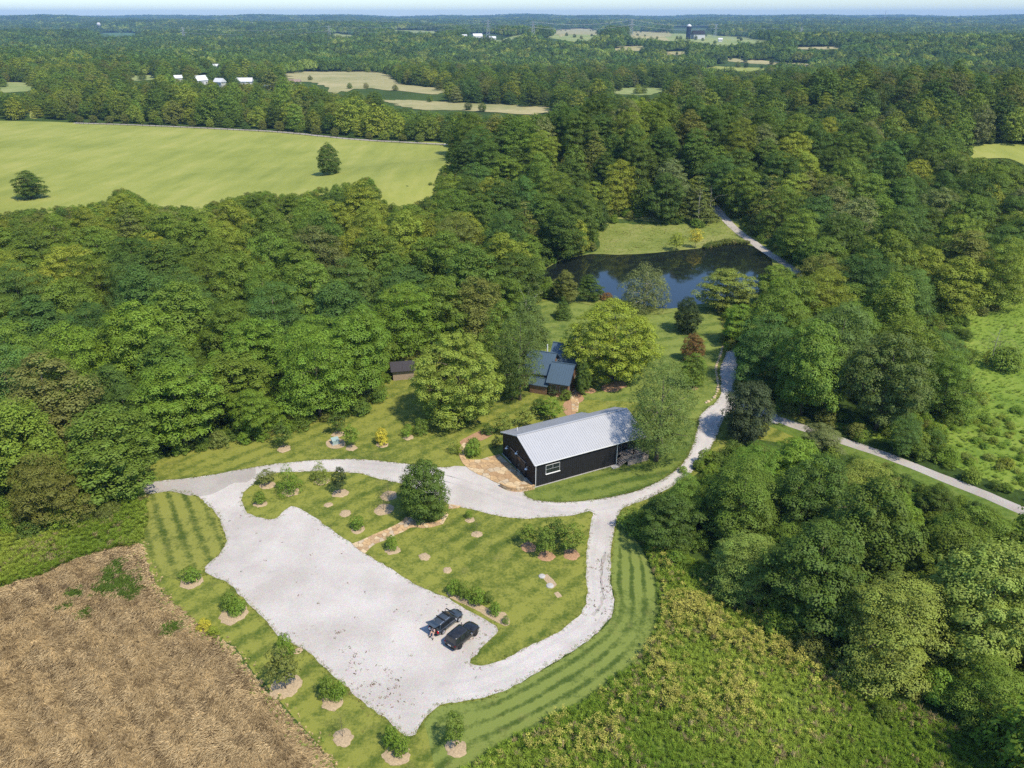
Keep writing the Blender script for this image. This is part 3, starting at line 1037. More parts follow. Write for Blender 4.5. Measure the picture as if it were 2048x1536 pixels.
# ---------------------------------------------- single trees and shrubs one can point at
S = plant_px
S('maple_tree', 'specimen', 918, 838, 656, 186, 'maple', 'huge rounded yellow-green tree on the lawn just behind the barn patio', which=0)
S('shade_tree', 'specimen', 1222, 758, 596, 186, 'lime', 'huge bright yellow tree beside the blue-roofed house', which=1)
S('locust_tree', 'locust', 1312, 922, 702, 158, 'locust', 'tall feathery tree overhanging the far end of the barn roof', rmul=1.0)
S('locust_tree', 'locust', 1040, 800, 600, 96, 'locust', 'slim feathery tree in front of the blue-roofed house')
S('broad_tree', 'dense', 850, 1030, 912, 112, 'deep', 'large dense dark bush-like tree ringed by flagstones beside the drive', which=0)
S('broad_tree', 'dense', 1490, 872, 758, 116, 'purple', 'dark blackish-green tree standing between the drive and the road', which=1)
S('evergreen_tree', 'cone', 1126, 636, 590, 40, 'deep', 'small dark cone-shaped tree alone on the lawn by the pond')
S('evergreen_tree', 'dense', 1372, 664, 592, 60, 'dark', 'dark blue-green rounded tree on the lawn near the pond', which=1)
S('copper_tree', 'dense', 1384, 722, 664, 48, 'rust', 'copper-brown tree between the dark tree and the drive', which=0)
S('young_oak', 'tall', 1384, 774, 702, 50, 'mid', 'upright green tree with a mulch ring beside the stone-edged drive')
S('willow_tree', 'willow', 1288, 618, 522, 108, 'grey green', 'silvery drooping willow on the near shore of the pond')
S('shore_tree', 'round', 1450, 622, 534, 106, 'light', 'round pale green tree on the near shore of the pond')
S('shore_tree', 'round', 1545, 610, 528, 96, 'mid', 'round green tree where the pond meets the lane')
S('shore_tree', 'tall', 1178, 602, 548, 46, 'deep', 'dark tree at the pond edge beside the reddish shrub')
S('shore_tree', 'tall', 1130, 604, 536, 50, 'olive', 'olive tree at the far corner of the lawn by the pond')
S('copper_shrub', 'shrub', 1212, 600, 584, 30, 'rust', 'reddish-brown shrub on the shore beside the willow', 'shrub', crown_part='foliage')
S('golden_tree', 'sapling', 1352, 502, 464, 34, 'lime', 'yellow sapling on the far pond bank, the larger of the two', which=0)
S('golden_tree', 'sapling', 1390, 496, 456, 30, 'gold', 'yellow sapling on the far pond bank, closer to the lane', which=1)
S('pasture_tree', 'dense', 660, 349, 302, 54, 'deep', 'lone round tree standing in the middle of the hayfield', which=0)
S('pasture_tree', 'tall', 64, 398, 338, 62, 'deep', 'lone dark tree at the western end of the hayfield')

SH = 'shrubs and saplings in the lot plantings'
S('sapling', 'sapling', 535, 968, 938, 38, 'bronze', 'small reddish-olive sapling at the lot end of the drive island', 'sapling', SH)
S('young_larch', 'feathery', 579, 984, 918, 52, 'fresh', 'bright feathery young conifer, larger of two beside the ring drive', 'young tree', SH)
S('young_larch', 'feathery', 642, 962, 914, 44, 'light', 'pale feathery young conifer on the island edge behind the dark sapling', 'young tree', SH)
S('sapling', 'sapling', 681, 987, 932, 38, 'dark', 'dark sapling on a thin stem in a wide mulch ring on the island', 'sapling', SH)
S('shrub', 'shrub', 521, 1006, 981, 28, 'mid', 'small green shrub at the western tip of the drive island', 'shrub', SH, 'foliage')
S('shrub', 'shrub', 715, 1056, 1030, 30, 'fresh', 'bright little shrub beside the stone path, lot side of the island', 'shrub', SH, 'foliage')
S('bare_sapling', 'thin', 768, 1020, 978, 36, 'purple', 'thin purplish sapling almost bare beside the big dark bush', 'sapling', SH)
S('bare_sapling', 'thin', 777, 994, 955, 36, 'purple', 'thin dusky sapling in the shade behind the big dark bush', 'sapling', SH)
S('shrub', 'shrub', 783, 1098, 1069, 28, 'fresh', 'round bright shrub at the lot end of the flagstone path', 'shrub', SH, 'foliage')
S('shrub', 'bush', 938, 1036, 1018, 18, 'fresh', 'tiny bright shrub at the drive edge below the barn patio', 'shrub', SH, 'foliage')
S('bare_sapling', 'thin', 954, 1068, 1030, 24, 'grey green', 'wispy grey sapling on the lawn below the barn patio', 'sapling', SH)
GR = 'four small trees by the side drive'
S('small_tree', 'sapling', 1056, 1092, 1044, 40, 'mid', 'small dark tree at the lawn end of the four by the drive', 'small tree', GR, which=0)
S('small_tree', 'sapling', 1091, 1111, 1050, 46, 'mid', 'small leafy tree at the front of the four by the drive', 'small tree', GR, which=1)
S('small_tree', 'sapling', 1112, 1085, 1036, 50, 'deep', 'small tree at the back of the four by the drive', 'small tree', GR, which=0)
S('small_tree', 'sapling', 1144, 1108, 1044, 54, 'mid', 'small broad tree touching the side drive, one of four', 'small tree', GR, which=1)
HG = 'shrubs in the bed behind the parked cars'
S('shrub', 'shrub', 909, 1188, 1156, 32, 'fresh', 'bright shrub at the far end of the bed behind the cars', 'shrub', HG, 'foliage')
S('shrub', 'bush', 930, 1196, 1160, 32, 'mid', 'darker shrub second from the far end of the car bed', 'shrub', HG, 'foliage')
S('shrub', 'shrub', 954, 1208, 1172, 38, 'fresh', 'widest bright shrub in the bed behind the parked cars', 'shrub', HG, 'foliage')
S('shrub', 'bush', 976, 1206, 1182, 24, 'deep', 'dark shrub tucked behind the widest shrub of the car bed', 'shrub', HG, 'foliage')
S('shrub', 'shrub', 990, 1228, 1202, 26, 'fresh', 'narrow bright shrub next to the last in the car bed', 'shrub', HG, 'foliage')
S('shrub', 'bush', 1011, 1246, 1230, 18, 'mid', 'smallest shrub at the near end of the car bed', 'shrub', HG, 'foliage')
WB = 'plants along the western edge of the gravel lot'
S('shrub', 'shrub', 383, 1162, 1132, 40, 'fresh', 'round shrub where the striped lawn meets the gravel lot', 'shrub', WB, 'foliage')
S('shrub', 'shrub', 462, 1218, 1180, 36, 'mid', 'darker half of the paired shrub at the western lot edge', 'shrub', WB, 'foliage')
S('shrub', 'shrub', 476, 1226, 1196, 38, 'fresh', 'brighter half of the paired shrub at the western lot edge', 'shrub', WB, 'foliage')
S('shrub', 'shrub', 572, 1312, 1264, 38, 'fresh', 'bright bush overtopping the lot edge above the pale sapling', 'shrub', WB, 'foliage')
S('sapling', 'sapling', 572, 1378, 1290, 66, 'olive', 'grey-green young tree on a pale stem in the largest mulch ring', 'sapling', WB, which=0)
S('shrub', 'shrub', 655, 1394, 1350, 38, 'mid', 'dull green half of the bush pair by the lot, mulch below', 'shrub', WB, 'foliage')
S('shrub', 'shrub', 678, 1396, 1358, 36, 'fresh', 'bright half of the bush pair by the lot, mulch below', 'shrub', WB, 'foliage')
S('sapling', 'thin', 686, 1474, 1418, 44, 'bronze', 'sparse reddish sapling in a mulch ring near the field corner', 'sapling', WB)
S('shrub', 'shrub', 783, 1494, 1448, 36, 'fresh', 'taller shrub at the pointed south tip of the lot', 'shrub', WB, 'foliage')
S('shrub', 'shrub', 802, 1506, 1466, 36, 'fresh', 'lower bright shrub at the pointed south tip of the lot', 'shrub', WB, 'foliage')
S('young_oak', 'sapling', 912, 1494, 1420, 46, 'mid', 'upright young tree in a round mulch ring below the lot', 'sapling', which=1)
S('golden_shrub', 'bush', 410, 1258, 1236, 30, 'gold', 'yellow-green weed bush at the edge of the straw field', 'shrub', WB, 'foliage')
S('golden_shrub', 'bush', 428, 1270, 1250, 28, 'lime', 'second yellow-green weed bush at the edge of the straw field', 'shrub', WB, 'foliage')
NL = 'young trees on the north lawn'
S('sapling', 'sapling', 568, 896, 842, 40, 'deep', 'dark sapling at the wood edge where the track leaves', 'sapling', NL)
S('sapling', 'sapling', 676, 868, 822, 36, 'deep', 'dark sapling behind the green utility box', 'sapling', NL)
S('sapling', 'sapling', 703, 894, 846, 34, 'fresh', 'bright sapling on a thin stem beside the utility box', 'sapling', NL)
S('golden_shrub', 'shrub', 764, 888, 854, 30, 'gold', 'golden yellow shrub on the lawn above the ring drive', 'shrub', NL, 'foliage')
S('shrub', 'bush', 815, 872, 846, 28, 'fresh', 'loose green shrub in a mulch ring beyond the golden shrub', 'shrub', NL, 'foliage')
S('shrub', 'bush', 842, 868, 834, 36, 'mid', 'leafy shrub at the foot of the huge yellow-green tree', 'shrub', NL, 'foliage')
PB = 'plantings around the barn'
S('shrub', 'shrub', 947, 912, 872, 34, 'fresh', 'round bright green bush beside the curved patio path', 'shrub', PB, 'foliage')
S('shrub', 'bush', 908, 904, 880, 28, 'light', 'pale leafy shrub at the outer side of the curved path', 'shrub', PB, 'foliage')
S('shrub', 'bush', 920, 908, 886, 18, 'lime', 'low yellow shrub hugging the curved patio path', 'shrub', PB, 'foliage')
S('shrub', 'shrub', 975, 868, 846, 26, 'deep', 'dark low shrub at the back corner of the barn', 'shrub', PB, 'foliage')
S('small_tree', 'sapling', 1008, 868, 824, 42, 'light', 'pale leafy tree against the back corner of the barn', 'small tree', PB)
S('small_tree', 'sapling', 1050, 852, 812, 40, 'light', 'pale leafy tree behind the middle of the barn roof', 'small tree', PB)
S('small_tree', 'sapling', 1100, 838, 794, 52, 'fresh', 'bright leafy tree between the barn roof and the house path', 'small tree', PB)
S('shrub', 'shrub', 1078, 826, 796, 36, 'deep', 'dark shrub behind the bright trees along the barn', 'shrub', PB, 'foliage')
S('shrub', 'shrub', 1112, 786, 756, 46, 'dark', 'dark clipped shrub against the front wall of the house', 'shrub', PB, 'foliage')
S('shrub', 'shrub', 1132, 800, 778, 24, 'mid', 'green shrub where the house paths meet', 'shrub', PB, 'foliage')
S('shrub', 'shrub', 1165, 776, 742, 40, 'deep', 'dark shrub under the huge yellow tree next to the house', 'shrub', PB, 'foliage')
S('shrub', 'bush', 992, 896, 870, 20, 'dark', 'dark vine-like shrub against the gable wall of the barn', 'shrub', PB, 'foliage')
S('road_tree', 'round', 1640, 905, 846, 76, 'grey green', 'grey-green round tree beside the road across from the dark tree')
S('road_tree', 'thin', 1990, 720, 668, 90, 'grey green', 'half-dead tree with bare pale limbs in the bright meadow', which=0)
S('shrub', 'bush', 1970, 728, 700, 14, 'gold', 'small golden bush in the bright meadow', 'shrub', None, 'foliage')
S('meadow_bush', 'shrub', 2008, 738, 690, 74, 'mid', 'round dark bush in the bright meadow under the bare limbs', 'shrub', None, 'foliage')

for (bx0, by0, tp0, w0_, cc0, kk0, lab0) in [(822, 712, 556, 128, 'fresh', 'layered', 'bright green tree behind the shed, its branches hanging over the roof'), (884, 690, 548, 120, 'mid', 'round', 'green tree directly behind the huge yellow-green tree'),
        (958, 690, 548, 110, 'olive', 'tall', 'olive tree behind the huge yellow-green tree on the house side'), (1004, 752, 598, 84, 'mid', 'tall', 'upright green tree between the yellow-green tree and the house'),
        (1060, 712, 590, 76, 'locust', 'tall', 'upright dull green tree behind the west wing of the house'), (1024, 800, 690, 56, 'deep', 'tall', 'dark narrow tree in front of the west wing of the house'), (1165, 790, 716, 34, 'deep', 'tall', 'thin dark tree beside the east wall of the house')]:
    S('garden_tree', kk0, bx0, by0, tp0, w0_, cc0, lab0)

# row of small clipped trees along the lane at the far side of the hayfield
fx = [(146, 'deep'), (160, 'olive'), (188, 'olive'), (220, 'olive'), (251, 'olive'), (284, 'maple'), (318, 'mid'), (350, 'olive'), (387, 'olive'), (421, 'maple'), (458, 'mid'), (491, 'blue green'), (526, 'olive'), (560, 'olive'), (598, 'mid'), (632, 'olive'), (670, 'olive'), (702, 'blue green'), (738, 'olive'), (769, 'maple'), (806, 'olive'), (840, 'light')]
ORD = ['zeroth', 'first', 'second', 'third', 'fourth', 'fifth', 'sixth', 'seventh', 'eighth', 'ninth', 'tenth', 'eleventh', 'twelfth', 'thirteenth', 'fourteenth', 'fifteenth', 'sixteenth', 'seventeenth', 'eighteenth', 'nineteenth']
TENS = {20: 'twent', 30: 'thirt', 40: 'fort', 50: 'fift', 60: 'sixt', 70: 'sevent', 80: 'eight', 90: 'ninet'}


def ordinal(n):
    if n < 20: return ORD[n]
    t, u = n // 10 * 10, n % 10
    return TENS[t] + ('ieth' if u == 0 else 'y-' + ORD[u])


for i, (x, c) in enumerate(fx):
    yb = np.interp(x, [p[0] for p in LANE_PX], [p[1] for p in LANE_PX]) - 2.5
    w = RNG.uniform(15, 24)
    S('lane_tree', 'dense' if c != 'blue green' else 'cone', x, yb, yb - RNG.uniform(12, 21), w, c, ordinal(i + 1) + ' tree from the western end of the row along the hayfield lane', 'tree', 'row of small trees along the hayfield lane', which=None)

# ---------------------------------------------- the woods
N_NEAR, N_MID = 30000, 60000


def silhouettes_clear(x, y, z, r, h, lowcut=0.12):
    ok = np.ones(len(x), bool)
    if lowcut > 0.1:
        samples = [(a * math.sqrt(max(0, 1 - ((t - .5) / .5) ** 2 * .85)), 0, t) for t in (.02, .15, .3, .42, .54, .66, .78, .9, .99) for a in (-.9, -.45, 0, .45, .9)]
    else:
        samples = [(0, 0, 0.02), (0, 0, 0.55), (0, 0, 0.98), (-.85, 0, .5), (.85, 0, .5), (-.6, 0, .8), (.6, 0, .8), (-.7, 0, .22), (.7, 0, .22), (0, -.8, .3), (0, .7, .8)]
    for dx, dy, dz in samples:
        px, py, _ = PX(x + dx * r, y + dy * r, z + dz * h)
        for poly in CLEAR:
            ok &= ~pip(px, py, poly)
    return ok


def dart(x, y, r, k, taken=None):
    """keep points whose crowns do not crowd those kept before"""
    cell = 14.0
    grid = taken if taken is not None else {}
    keep = np.zeros(len(x), bool)
    for i in range(len(x)):
        cx, cy_ = int(x[i] // cell), int(y[i] // cell)
        good = True
        for a in (-1, 0, 1):
            for b in (-1, 0, 1):
                for (qx, qy, qr) in grid.get((cx + a, cy_ + b), ()):
                    if (qx - x[i]) ** 2 + (qy - y[i]) ** 2 < (k * (qr + r[i])) ** 2:
                        good = False; break
                if not good: break
            if not good: break
        if good:
            grid.setdefault((cx, cy_), []).append((x[i], y[i], r[i]))
            keep[i] = True
    return keep, grid


def wedge(n, y0, y1, margin):
    y = np.sqrt(RNG.uniform(y0 * y0, y1 * y1, n))
    x = RNG.uniform(-1, 1, n) * (0.70 * y + margin)
    return x, y


TAKEN = {}
for o in list(COL.objects):
    if o.type == 'EMPTY' and o.get('category') in ('tree',):
        TAKEN.setdefault((int(o.location.x // 14), int(o.location.y // 14)), []).append((o.location.x, o.location.y, o.scale.x * 5))

x, y = wedge(N_NEAR, 40, 430, 35)
r = RNG.uniform(3.6, 7.4, N_NEAR)
r[y < 105] *= 0.86
big = RNG.uniform(size=N_NEAR) < 0.12
r[big] *= 0.6
o_ = np.argsort(-r)
x, y, r = x[o_], y[o_], r[o_]
h = r * RNG.uniform(2.1, 2.9, N_NEAR)
h = np.minimum(h, 20)
z = hgt(x, y)
ok = silhouettes_clear(x, y, z, r, h)
x, y, r, h = x[ok], y[ok], r[ok], h[ok]
kp, TAKEN = dart(x, y, r, 0.78, TAKEN)
NX, NY, NR, NH = x[kp], y[kp], r[kp], h[kp]
NZ = hgt(NX, NY)

x, y = wedge(N_MID, 430, 1150, 60)
r = RNG.uniform(4.5, 9.5, N_MID)
h = r * RNG.uniform(1.9, 2.6, N_MID)
ok = silhouettes_clear(x, y, hgt(x, y), r, h)
x, y, r, h = x[ok], y[ok], r[ok], h[ok]
kp, TAKEN = dart(x, y, r, 0.75, TAKEN)
MX, MY, MR, MH = x[kp], y[kp], r[kp], h[kp]
MZ = hgt(MX, MY)

# the 300 trees that show largest become objects, the rest one mass
pxc, pyc, dep = PX(NX, NY, NZ + NH * 0.6)
area = NR * NH / dep ** 2
inview = (pxc > -20) & (pxc < 2068) & (pyc > 0) & (pyc < 1560)
order = np.argsort(-(area * inview))
single = order[:290]
rest = np.setdiff1d(np.arange(len(NX)), single)


def wood_colour(px, py):
    """which kinds grow where"""
    u = RNG.uniform()
    if px < 760 and py > 560:
        if px < 200 + 60 * RNG.normal() and (py > 760 or py < 640):
            return ('olive' if u < .4 else 'bronze' if u < .46 else 'mid' if u < .85 else 'blue green')
        if px > 430 and py > 640: return ('fresh' if u < .6 else 'mid' if u < .85 else 'yellow green')
        return ('blue green' if u < .55 else 'mid' if u < .9 else 'fresh')
    if px > 1230 and py > 900: return ('mid' if u < .35 else 'fresh' if u < .6 else 'deep' if u < .85 else 'light')
    if px < 900 and py < 560: return ('mid' if u < .42 else 'olive' if u < .52 else 'yellow green' if u < .78 else 'deep' if u < .99 else 'bronze')
    if px > 1440 and py > 600: return ('mid' if u < .5 else 'blue green' if u < .7 else 'locust' if u < .85 else 'fresh')
    return ('deep' if u < .34 else 'mid' if u < .62 else 'blue green' if u < .74 else 'grey green' if u < .82 else 'yellow green' if u < .92 else 'olive' if u < .99 else 'bronze')


LOOK = {'deep': 'dark green', 'mid': 'green', 'yellow green': 'yellow-green', 'blue green': 'blue-green', 'olive': 'olive', 'bronze': 'bronze', 'light': 'pale green', 'fresh': 'bright green', 'grey green': 'grey-green', 'locust': 'dull green'}


def zone_of(px, py):
    if px > 1230 and py > 900: return 'thicket beside the weedy meadow'
    if px > 1400 and py > 590: return 'wood between pond and road'
    if px < 1070 and py > 640: return 'wood bordering the north lawn'
    if px < 900 and py > 300: return 'wood below the hayfield'
    return 'hillside wood around the pond'


snag_mesh = [make_trunk('trunk', 12.0, 0.22, np.array([[RNG.normal(0, 1.6), RNG.normal(0, 1.6), RNG.uniform(5, 12.5)] for _ in range(16)]), 8, mat=M_BARKPALE) for _ in range(2)]
for (px_, py_, hh_, lab_) in [(1052, 700, 15, 'bare white dead trunk rising among the feathery trees by the house'), (1395, 450, 13, 'bare pale trunk at the wood edge above the pond bank'), (1418, 438, 12, 'leaning bare trunk beside the top of the lane'), (1105, 400, 14, 'bleached dead tree in the hillside wood'),
                             (1720, 600, 12, 'pale forked snag beside the large yellow-green crown'), (545, 222, 16, 'bleached snag in the trees behind the hayfield'), (1510, 618, 7, 'small bare bleached tree at the pond edge near the lane'), (1985, 712, 8, 'bare pale limbs sticking up from the meadow bush')]:
    t_ = empty('dead_tree', G(px_, py_), RNG.uniform(0, 6)); t_.scale = (hh_ / 12,) * 3; tag(t_, lab_, 'dead tree')
    o_ = link(bpy.data.objects.new('trunk', snag_mesh[px_ % 2])); o_.parent = t_
info = []
bx_, by_, _ = PX(NX, NY, NZ)
for i in single:
    c = wood_colour(pxc[i], pyc[i])
    info.append((zone_of(pxc[i], pyc[i]), bx_[i], by_[i], i, c))
for zn in sorted({t[0] for t in info}):
    mem = sorted([t for t in info if t[0] == zn], key=lambda t: -t[2])
    nrow = max(1, round(math.sqrt(len(mem) / 1.6)))
    per = math.ceil(len(mem) / nrow)
    for ro in range(nrow):
        row = sorted(mem[ro * per:(ro + 1) * per], key=lambda t: t[1])
        for k, (_, bx0, by0, i, c) in enumerate(row):
            u = RNG.uniform()
            if c == 'blue green': key = 'layered' if u < .7 else 'tall'
            elif c in ('locust', 'fresh'): key = 'layered' if u < .35 else 'round'
            elif c in ('deep', 'grey green'): key = 'tall' if u < .5 else 'round'
            elif c == 'olive' and u < .25: key = 'cone'
            else: key = 'round' if u < .5 else 'tall' if u < .75 else 'layered'
            lab = '%s %s tree, %s from left in row %s, %s' % (LOOK[c], {'layered': 'spreading', 'round': 'rounded', 'tall': 'upright', 'cone': 'conical'}[key], ordinal(k + 1), ['one', 'two', 'three', 'four', 'five', 'six', 'seven', 'eight', 'nine', 'ten', 'eleven', 'twelve'][ro], zn)
            plant('woodland_tree', key, (NX[i], NY[i], NZ[i]), NR[i], NH[i], tint(PAL[c], 0.16), lab, 'tree', 'trees of the ' + zn)

lone = []
for pxs, m, k in FARF:
    if k != 'far' or pxs[0][1] > 240: continue
    w0 = np.array([(q.x, q.y) for q in (G(*p) for p in pxs)])
    nn_ = max(3, min(26, int(np.ptp(w0[:, 0]) / 22)))
    for _ in range(nn_):
        i_ = int(RNG.integers(len(w0)))
        q = w0[i_] * (1 - (t_ := RNG.uniform())) + w0[(i_ + 1) % len(w0)] * t_
        q = q + (w0.mean(0) - q) * RNG.uniform(0.02, 0.22)
        lone.append((q[0], q[1]))
lone = np.array(lone)
lr_ = RNG.uniform(2.5, 6.0, len(lone))
MX = np.concatenate([MX, lone[:, 0]]); MY = np.concatenate([MY, lone[:, 1]]); MR = np.concatenate([MR, lr_]); MH = np.concatenate([MH, lr_ * 1.9]); MZ = hgt(MX, MY)
# woods beyond: one mass that nobody could count
cols_ = []
pts = np.stack([np.concatenate([NX[rest], MX]), np.concatenate([NY[rest], MY]), np.concatenate([NZ[rest], MZ])], 1)
rr = np.concatenate([NR[rest], MR]); hh = np.concatenate([NH[rest], MH])
n_ = len(pts)
ppx, ppy, _ = PX(pts[:, 0], pts[:, 1], pts[:, 2])
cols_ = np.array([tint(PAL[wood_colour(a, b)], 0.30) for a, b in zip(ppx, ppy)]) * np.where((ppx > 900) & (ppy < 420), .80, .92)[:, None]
idx = RNG.integers(0, len(MIDP), n_)
pr_ = np.array([6.0] * 5 + [4.6] * 2)[idx]
ph_ = np.array([14.0] * 5 + [16.0] * 2)[idx]
scl = np.stack([rr / pr_, rr / pr_, hh / ph_], 1)
rot = np.stack([np.zeros(n_), np.zeros(n_), RNG.uniform(0, 6.28, n_)], 1)
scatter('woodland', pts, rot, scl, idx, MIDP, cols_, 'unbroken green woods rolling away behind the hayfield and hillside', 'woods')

fp, fs_, fc = [], [], []
rad = 1150.0
while rad < 13500:
    sp_ = 22 * (rad / 1150) ** 0.62
    n = int(1.35 * rad / sp_)
    a = (np.arange(n) / n - 0.5) * 1.35 + RNG.normal(0, 0.25 / n, n)
    q = rad + RNG.uniform(-0.5, 0.5, n) * sp_
    fp.append(np.stack([q * np.sin(a), q * np.cos(a)], 1))
    fs_.append(np.full(n, sp_ / 22 * 0.72))
    rad += sp_ * 0.9
fp = np.concatenate(fp); fs_ = np.concatenate(fs_)
fz = hgt(fp[:, 0], fp[:, 1])
ok = silhouettes_clear(fp[:, 0], fp[:, 1], fz, 14 * fs_, 14 * np.minimum(fs_, 1.4), 0)
fp, fs_, fz = fp[ok], fs_[ok], fz[ok]
n_ = len(fp)
pts = np.concatenate([fp, fz[:, None]], 1)
fv = RNG.uniform(0.7, 1.15, n_)
scl = np.stack([fs_ * fv, fs_ * fv, np.minimum(fs_, 1.3) * RNG.uniform(0.75, 1.25, n_)], 1)
rot = np.stack([np.zeros(n_), np.zeros(n_), RNG.uniform(0, 6.28, n_)], 1)
cols_ = np.array([tint(PAL[('deep', 'deep', 'mid', 'blue green', 'blue green', 'light')[int(RNG.integers(6))]], 0.30) for _ in range(n_)])
scatter('distant_forest', pts, rot, scl, RNG.integers(0, len(FARP), n_), FARP, cols_, 'distant forest covering the low hills up to the horizon', 'forest')

# shrub belt between the road and the bright meadow
bl_ = edge_line([(1690, 868), (1780, 862), (1880, 830), (1945, 790), (2000, 800), (2070, 850), (2150, 920), (2150, 1010), (2060, 985), (1960, 944), (1860, 905), (1760, 875)], True, 2, .1)
x = RNG.uniform(min(p.x for p in bl_), max(p.x for p in bl_), 900); y = RNG.uniform(min(p.y for p in bl_), max(p.y for p in bl_), 900)
ok = pip(x, y, [(p.x, p.y) for p in bl_]); x, y = x[ok][:120], y[ok][:120]
n_ = len(x)
r = RNG.uniform(.6, 1.7, n_) * RNG.uniform(.6, 1, n_); h = r * RNG.uniform(.8, 1.5, n_)
SHB = []
for key in ('shrub', 'bush'):
    for p in PROTO[key]:
        m = p[0].copy(); m.materials.clear(); m.materials.append(M_LEAFI); SHB.append(m)
scatter('meadow_scrub', np.stack([x, y, np.zeros(n_)], 1), np.stack([np.zeros(n_), np.zeros(n_), RNG.uniform(0, 6.28, n_)], 1), np.stack([r / 1.5, r / 1.5, h / 2.4], 1), RNG.integers(0, len(SHB), n_), SHB,
        np.array([tint(PAL[('fresh', 'light', 'fresh', 'yellow green')[int(RNG.integers(4))]], .2) for _ in range(n_)]), 'low leafy scrub between the road and the bright meadow', 'scrub')

# undergrowth below and between the near trees
x, y = wedge(26000, 42, 420, 30)
r = RNG.uniform(0.8, 2.2, len(x))
h = r * RNG.uniform(1.2, 2.0, len(x))
ok = silhouettes_clear(x, y, hgt(x, y), r * 0.7, h * 0.8)
x, y, r, h = x[ok], y[ok], r[ok], h[ok]
pts = np.stack([x, y, hgt(x, y)], 1)
n_ = len(pts)
UND = []
for key in ('shrub', 'bush'):
    for p in PROTO[key]:
        m = p[0].copy(); m.materials.clear(); m.materials.append(M_LEAFI); UND.append(m)
idx = RNG.integers(0, len(UND), n_)
rot = np.stack([np.zeros(n_), np.zeros(n_), RNG.uniform(0, 6.28, n_)], 1)
cols_ = np.array([tint(PAL[('deep', 'mid', 'mid', 'fresh', 'olive')[int(RNG.integers(5))]], 0.2) for _ in range(n_)])
scatter('undergrowth', pts, rot, np.stack([r / 1.5, r / 1.5, h / 2.4], 1), idx, UND, cols_, 'leafy undergrowth filling the floor of the near woods', 'undergrowth')

# ================================================================== BARN
def siding(name, col, scale=9.0, rough=0.55):
    g = NG(name)
    c = g.coord()
    wv = g.n('ShaderNodeTexWave', wave_type='BANDS', bands_direction='X')
    wv.inputs['Scale'].default_value = scale
    wv.inputs['Distortion'].default_value = 0.3
    g.l(c, wv.inputs['Vector'])
    nz = g.noise(c, 1.3, 5, 0.7)
    colr = g.ramp(nz, [(0.3, tuple(v * 0.8 for v in col)), (0.7, tuple(v * 1.25 for v in col))])
    return g.pbr(colr, rough, g.bump(wv.outputs['Fac'], 0.25, 0.02), spec=0.25)


def metal_roof(name, col, rough=0.35, metal=0.55):
    g = NG(name)
    c = g.coord()
    nz = g.noise(c, 0.35, 3, 0.5)
    st = g.noise(c, 3.0, 4, 0.7)
    f = g.math('ADD', g.math('MULTIPLY', nz, 0.7), g.math('MULTIPLY', st, 0.3))
    colr = g.ramp(f, [(0.3, tuple(v * 0.95 for v in col)), (0.7, tuple(min(0.9, v * 1.04) for v in col))])
    return g.pbr(colr, rough, g.bump(st, 0.05, 0.01), metal=metal, spec=0.5)


M_BLACK = siding('black_board_siding', (0.020, 0.019, 0.021))
M_ROOF = metal_roof('galvalume_roof', (0.44, 0.44, 0.445), 0.5, 0.15)
M_BLUE = metal_roof('blue_metal_roof', (0.085, 0.130, 0.170), 0.42, 0.3)
M_TRIM = m_plain('white_trim', (0.72, 0.72, 0.70), 0.5, 0.05, 4, 0.02)
M_WOODG = m_plain('weathered_deck_wood', (0.33, 0.28, 0.24), 0.9, 0.2, 5, 0.4)
M_WOODB = m_plain('brown_cedar', (0.20, 0.115, 0.065), 0.8, 0.3, 3, 0.4)
M_DARKM = m_plain('black_steel', (0.02, 0.02, 0.021), 0.45, 0.1, 5, 0.02)
M_CONC = m_plain('concrete', (0.42, 0.40, 0.37), 0.9, 0.15, 3, 0.3)
g = NG('window_glass')
M_GLASS = g.pbr((0.018, 0.022, 0.026), 0.06, spec=0.8)
M_STONE = [m_plain('sandstone_%s' % n, c, 0.92, 0.2, 2.2, 0.5) for n, c in (('honey', (0.50, 0.335, 0.17)), ('cream', (0.55, 0.42, 0.255)), ('tan', (0.42, 0.285, 0.155)), ('rust', (0.38, 0.245, 0.13)), ('grey', (0.47, 0.375, 0.255)))]

bA, bB, bC = G(1070, 975), G(1000, 910), G(1232.5, 929.5)
b_v = (bC - bA).normalized()                       # along the long wall
b_u = Vector((-b_v.y, b_v.x, 0))                   # along the gable, away from the long wall
b_ang = math.atan2(b_v.y, b_v.x)
BW = abs((bB - bA).dot(b_u))
BL = (bC - bA).length
BH, BR = 4.45, 6.7                                  # eaves, ridge
EXT = 5.8                                          # porch end
EW = BW * 0.80


def Bp(s, t, z):                                   # barn frame: s along length, t across, z up
    return (s, t, z)


barn = empty('barn', bA, b_ang)
tag(barn, 'long black barn with a white ribbed metal roof beside the ring drive', 'barn')
